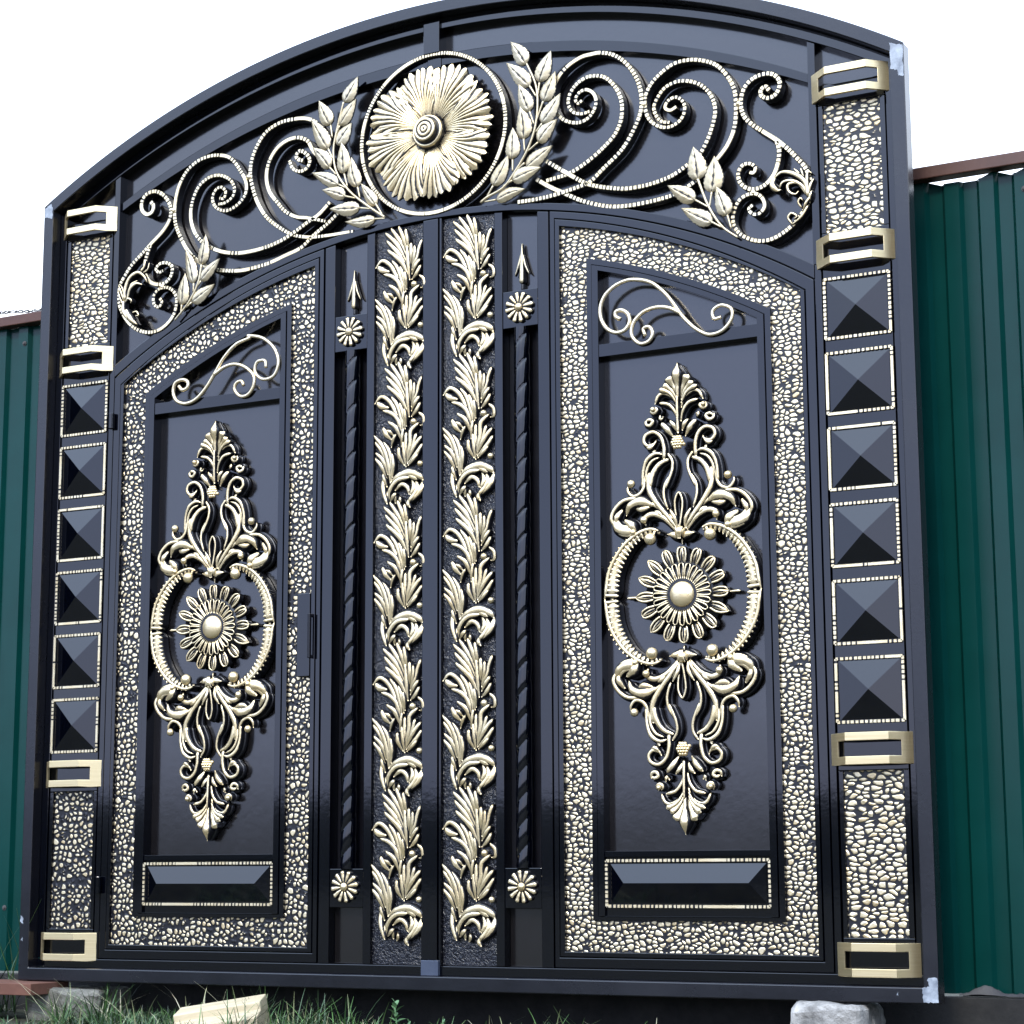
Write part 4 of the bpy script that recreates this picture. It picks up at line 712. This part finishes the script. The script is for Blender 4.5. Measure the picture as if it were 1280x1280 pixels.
# grass
def blade(mb, x, y, h, lean, az, w, tone, z=None, bend=1.6):
    z = gz(x, y) - .006 if z is None else z; n = 5; vs = []; ca, sa = math.cos(az), math.sin(az)
    for i in range(n):
        t = i / (n - 1); r_ = lean * t ** bend; ww = w * (1 - t ** 1.5) * .5 + .0003; cx, cy, cz = x + ca * r_, y + sa * r_, z + h * (t - .25 * (lean / max(h, .01)) * t * t)
        vs += [(cx - sa * ww, cy + ca * ww, cz), (cx + sa * ww, cy - ca * ww, cz)]
    mb.add(vs, [(2 * i, 2 * i + 1, 2 * i + 3, 2 * i + 2) for i in range(n - 1)], [tone] * len(vs))
mb = MB(); rnd = random.Random(21)
def dens(x, y):
    d = .5 + 1.3 * noise.noise((x * 3.1, y * 3.1, 4))
    if x > -.15: d -= .62 * min(1, (x + .15) / .5)
    if -1.55 < x < -1.12 and y > -.5: d -= .75
    if x < -1.5: d -= .3
    if y > .02: d -= .5
    return d
cnt = 0
while cnt < 15000:
    x = rnd.uniform(-3.6, 3.2); y = rnd.uniform(-2.2, .2) if rnd.random() < .6 else rnd.uniform(-.6, .12)
    if rnd.random() > dens(x, y): continue
    if -1.37 < x < -1.19 and -.1 < y < .2: continue
    tone = min(1, max(0, rnd.gauss(.38, .22))); h = rnd.uniform(.02, .065) * (1.0 if y < -.05 else .7)
    if rnd.random() < .04: h *= 1.7; tone = rnd.uniform(.6, 1)
    blade(mb, x, y, h, rnd.uniform(.01, .09), rnd.uniform(0, 6.28), rnd.uniform(.0025, .006), tone); cnt += 1
# tussocks
for k in range(60):
    x = rnd.uniform(-2.6, -.15); y = rnd.uniform(-.5, -.02)
    if -1.5 < x < -1.12 or abs(x + .74) < .2: continue
    for i in range(rnd.randint(20, 45)): blade(mb, x + rnd.gauss(0, .02), y + rnd.gauss(0, .02), rnd.uniform(.06, .15), rnd.uniform(.02, .16), rnd.uniform(0, 6.28), rnd.uniform(.003, .006), min(1, max(0, rnd.gauss(.5, .22))))
# long dry stalks leaning towards the gate's left corner, and by the fence
for i in range(14):
    x = rnd.uniform(-1.25, -.6); blade(mb, x, rnd.uniform(-.22, -.08), rnd.uniform(.10, .22), rnd.uniform(.08, .3), rnd.gauss(math.pi * .95, .5), .0028, rnd.uniform(.8, 1), bend=1.1)
for i in range(120):
    x = rnd.uniform(-2.6, -1.56); blade(mb, x, rnd.uniform(-.05, .18), rnd.uniform(.12, .42), rnd.uniform(.03, .22), rnd.uniform(0, 6.28), rnd.uniform(.003, .007), rnd.uniform(.05, .75), z=.02)
for i in range(40):
    x = rnd.uniform(.0, 1.0); blade(mb, x, rnd.uniform(-.2, -.02), rnd.uniform(.04, .10), rnd.uniform(.02, .1), rnd.uniform(0, 6.28), .003, rnd.uniform(.5, 1))
gr = mb.build('grass', M['grass'], None, recalc=False); tag(gr, 'tufts of green and dry grass below the gate', 'grass', kind='stuff')

def rough_block(name, x0, x1, y0, y1, z0, z1, mat, amp, rz=0, n=9, seed=0):
    bm = bmesh.new(); bmesh.ops.create_cube(bm, size=1); bmesh.ops.subdivide_edges(bm, edges=bm.edges, cuts=n, use_grid_fill=True)
    sx, sy, sz = x1 - x0, y1 - y0, z1 - z0
    for v in bm.verts:
        c = v.co; e = sum(1 for q in c if abs(abs(q) - .5) < 1e-4)
        p = Vector((c.x * sx, c.y * sy, c.z * sz)); nn = noise.noise_vector((p * 14) + Vector((seed, 0, 0)))
        p += nn * amp + noise.noise_vector(p * 55) * amp * .4
        if e > 1: p -= Vector((math.copysign(1, c.x), math.copysign(1, c.y), math.copysign(1, c.z))) * amp * .5 * (e - 1)
        v.co = p
    me = bpy.data.meshes.new(name); bm.to_mesh(me); bm.free(); me.materials.append(mat)
    o = bpy.data.objects.new(name, me); COL.objects.link(o); o.location = ((x0 + x1) / 2, (y0 + y1) / 2, (z0 + z1) / 2); o.rotation_euler.z = rz
    return o
b1 = rough_block('concrete_block', -1.43, -1.17, -.075, .14, -.03, .108, M['oldconcrete'], .012, .1, seed=3)
tag(b1, 'old grey-brown concrete block propping the gate above the brown plank', 'concrete block')
b2 = rough_block('concrete_block', 1.108, 1.301, -.09, .12, -.04, 0.127, M['concrete'], .010, -.06, seed=8)
tag(b2, 'whitish chalky concrete block under the right part of the bottom rail', 'concrete block')
mb = MB(); box(mb, -2.3, -1.335, .092, .1275, -.16, .02); pk = mb.build('plank', M['rust'], None, bevel=.002)
tag(pk, 'reddish brown plank lying under the gate corner at the left fence', 'plank')
# sawn off-cut of pale timber with a step along its top
mb = MB()
sec = [(-.075, -.03), (.075, -.03), (.075, .090), (-.012, .094), (-.016, .072), (-.075, .068)]
n = len(sec); Lw = .245; vs = [(s_ * Lw / 2 + (.008 if s_ > 0 and z > .05 else 0), y, z) for s_ in (-1, 1) for y, z in sec]
mb.add(vs, [tuple(range(n)), tuple(range(2 * n - 1, n - 1, -1))] + [(i, (i + 1) % n, n + (i + 1) % n, n + i) for i in range(n)])
wb = mb.build('wood_block', M['wood'], None, bevel=.003); tag(wb, 'pale sawn wood block lying in the grass', 'wood block')
wb.location = (-0.490, -.33, .0); wb.rotation_euler = (R(14), R(-9), R(20))
# broad leaved weeds
def weed(x, y, h, nl, seed, label, group=None):
    rnd = random.Random(seed); e = empty('weed', (x, y, gz(x, y))); tag(e, label, 'plant', group)
    mb = MB(); vs = []
    for i in range(5):
        for k in range(5): a = 2 * math.pi * k / 5; vs.append((.0025 * math.cos(a) + .004 * math.sin(i), .0025 * math.sin(a), h * i / 4 * .95))
    mb.add(vs, [(i * 5 + k, i * 5 + (k + 1) % 5, (i + 1) * 5 + (k + 1) % 5, (i + 1) * 5 + k) for i in range(4) for k in range(5)])
    o = mb.build('stem', M['plant'], None, smooth=True); o.parent = e; o.location = (0, 0, 0)
    for i in range(nl):
        mb = MB(); t = (i + 1) / nl; zz = h * (.15 + .85 * t); az = i * 2.4 + rnd.uniform(-.3, .3); ln = rnd.uniform(.024, .038) * (1.15 - .45 * t) * h / .075; up = .25 + 1.1 * t
        vs = []; 
        for j in range(7):
            u = j / 6; w = ln * .24 * (math.sin(math.pi * min(1, u * .94 + .05)) ** .7); r_ = ln * u * math.cos(up * .8); zq = zz + ln * u * math.sin(up * .8) - ln * .2 * u * u
            for s_ in (-1, 0, 1): vs.append((math.cos(az) * r_ - math.sin(az) * w * s_, math.sin(az) * r_ + math.cos(az) * w * s_, zq + abs(s_) * w * .35))
        mb.add(vs, [(j * 3 + k, j * 3 + k + 1, (j + 1) * 3 + k + 1, (j + 1) * 3 + k) for j in range(6) for k in range(2)])
        o = mb.build('leaf', M['plant'], None, smooth=True, recalc=False); o.parent = e; o.location = (0, 0, 0)
weed(-.025, -.16, .088, 13, 1, 'tallest green weed with rounded leaves below the middle of the gate')
weed(.055, -.22, .045, 8, 2, 'small pale weed just right of the tallest weed')
weed(.135, -.17, .045, 8, 3, 'low weed farthest right below the right door')
# spoil heaped along the fence foot at the right
mb = MB(); vs = []; nxx, nyy = 320, 8
for j in range(nyy + 1):
    for i in range(nxx + 1):
        x = 1.47 + 1.6 * i / nxx; v = j / nyy; y = FY - .038 + .036 * v
        hh = (.009 + .017 * math.exp(-((x - 1.537) / .040) ** 2) + .007 * noise.noise((x * 23, v * 3, 1)) + .006 * noise.noise((x * 60, v * 2, 7))) * math.sin(math.pi * min(1, v + .1)); vs.append((x, y, .1345 + max(0, hh)))
mb.add(vs, [(j * (nxx + 1) + i, j * (nxx + 1) + i + 1, (j + 1) * (nxx + 1) + i + 1, (j + 1) * (nxx + 1) + i) for j in range(nyy) for i in range(nxx)])
sp = mb.build('spoil', M['greyboard'], None, smooth=True); tag(sp, 'loose grey dirt heaped on the board at the right fence foot', 'dirt', kind='stuff')

# ------------------------------------------------------------------ camera, light, sky
cam = bpy.data.cameras.new('camera'); co = bpy.data.objects.new('camera', cam); COL.objects.link(co); sc.camera = co
RM = [[0.8836383157773295, 0.004454894941382299, 0.46814899423288897], [-0.0828908145884506, 0.9856455194860543, 0.1470782879079345], [-0.4607737402967615, -0.16876926209510848, 0.8713234166627253]]
w3 = lambda a: Vector((a[0], a[2], -a[1]))
rx, dn, fw_ = w3(RM[0]), w3(RM[1]), w3(RM[2])
mt = Matrix((rx, -dn, -fw_)).transposed().to_4x4(); mt.translation = (3.0577281136, -5.2812995629, 0.4686076070)
co.matrix_world = mt
cam.sensor_width = 36; cam.lens = 2608.891 / 1280 * 36; cam.clip_end = 2000; cam.clip_start = .05

SUN_EL, SUN_AZ = R(38), R(8)          # azimuth measured from the gate's normal towards the right
sd = Vector((math.sin(SUN_AZ) * math.cos(SUN_EL), -math.cos(SUN_AZ) * math.cos(SUN_EL), math.sin(SUN_EL)))
sl = bpy.data.lights.new('sun', 'SUN'); sl.energy = 1.3; sl.angle = R(11); sl.color = (1, .95, .87)
so = bpy.data.objects.new('sun', sl); COL.objects.link(so); so.rotation_euler = sd.to_track_quat('Z', 'Y').to_euler(); so.location = (2, -6, 8)
wd = bpy.data.worlds.new('World'); sc.world = wd; wd.use_nodes = True; nt = wd.node_tree; bg = nt.nodes['Background']
sky = nt.nodes.new('ShaderNodeTexSky'); sky.sky_type = 'NISHITA'; sky.sun_disc = False; sky.sun_elevation = SUN_EL; sky.sun_rotation = math.atan2(sd.x, sd.y); sky.dust_density = 2.0; sky.air_density = 1.2
tc = N(nt, 'ShaderNodeTexCoord'); nrm = N(nt, 'ShaderNodeVectorMath', operation='NORMALIZE'); L(nt, tc.outputs['Generated'], nrm.inputs[0])
cn = N(nt, 'ShaderNodeTexNoise', Scale=2.2, Detail=7.0, Roughness=.55); L(nt, nrm.outputs[0], cn.inputs['Vector'])
spx = N(nt, 'ShaderNodeSeparateXYZ'); L(nt, nrm.outputs[0], spx.inputs[0])
ad = N(nt, 'ShaderNodeMath', operation='MULTIPLY_ADD'); L(nt, spx.outputs['Y'], ad.inputs[0]); ad.inputs[1].default_value = .45; L(nt, cn.outputs['Fac'], ad.inputs[2])
mr = N(nt, 'ShaderNodeMapRange', interpolation_type='SMOOTHSTEP'); L(nt, ad.outputs[0], mr.inputs['Value']); mr.inputs['From Min'].default_value = 0.05; mr.inputs['From Max'].default_value = .75
cc = N(nt, 'ShaderNodeMixRGB'); L(nt, mr.outputs[0], cc.inputs[0]); cc.inputs[1].default_value = (4.7, 5.9, 9.9, 1); cc.inputs[2].default_value = (10.0, 10.3, 10.8, 1)
zr = N(nt, 'ShaderNodeMapRange', interpolation_type='SMOOTHSTEP'); L(nt, spx.outputs['Z'], zr.inputs['Value']); zr.inputs['From Min'].default_value = .20; zr.inputs['From Max'].default_value = .60
zm = N(nt, 'ShaderNodeMixRGB'); L(nt, zr.outputs[0], zm.inputs[0]); L(nt, cc.outputs[0], zm.inputs[1]); zm.inputs[2].default_value = (12.5, 15.5, 21.0, 1); cc = zm
mx = N(nt, 'ShaderNodeMixRGB'); mx.inputs[0].default_value = .8; L(nt, sky.outputs['Color'], mx.inputs[1]); L(nt, cc.outputs[0], mx.inputs[2])
L(nt, mx.outputs[0], bg.inputs['Color']); bg.inputs['Strength'].default_value = .12
vs_ = sc.view_settings; vs_.view_transform = 'Standard'; vs_.look = 'None'; vs_.gamma = 1; vs_.exposure = 1.14; vs_.use_curve_mapping = False
sc.cycles.max_bounces = 6; sc.cycles.glossy_bounces = 4; sc.cycles.use_denoising = True
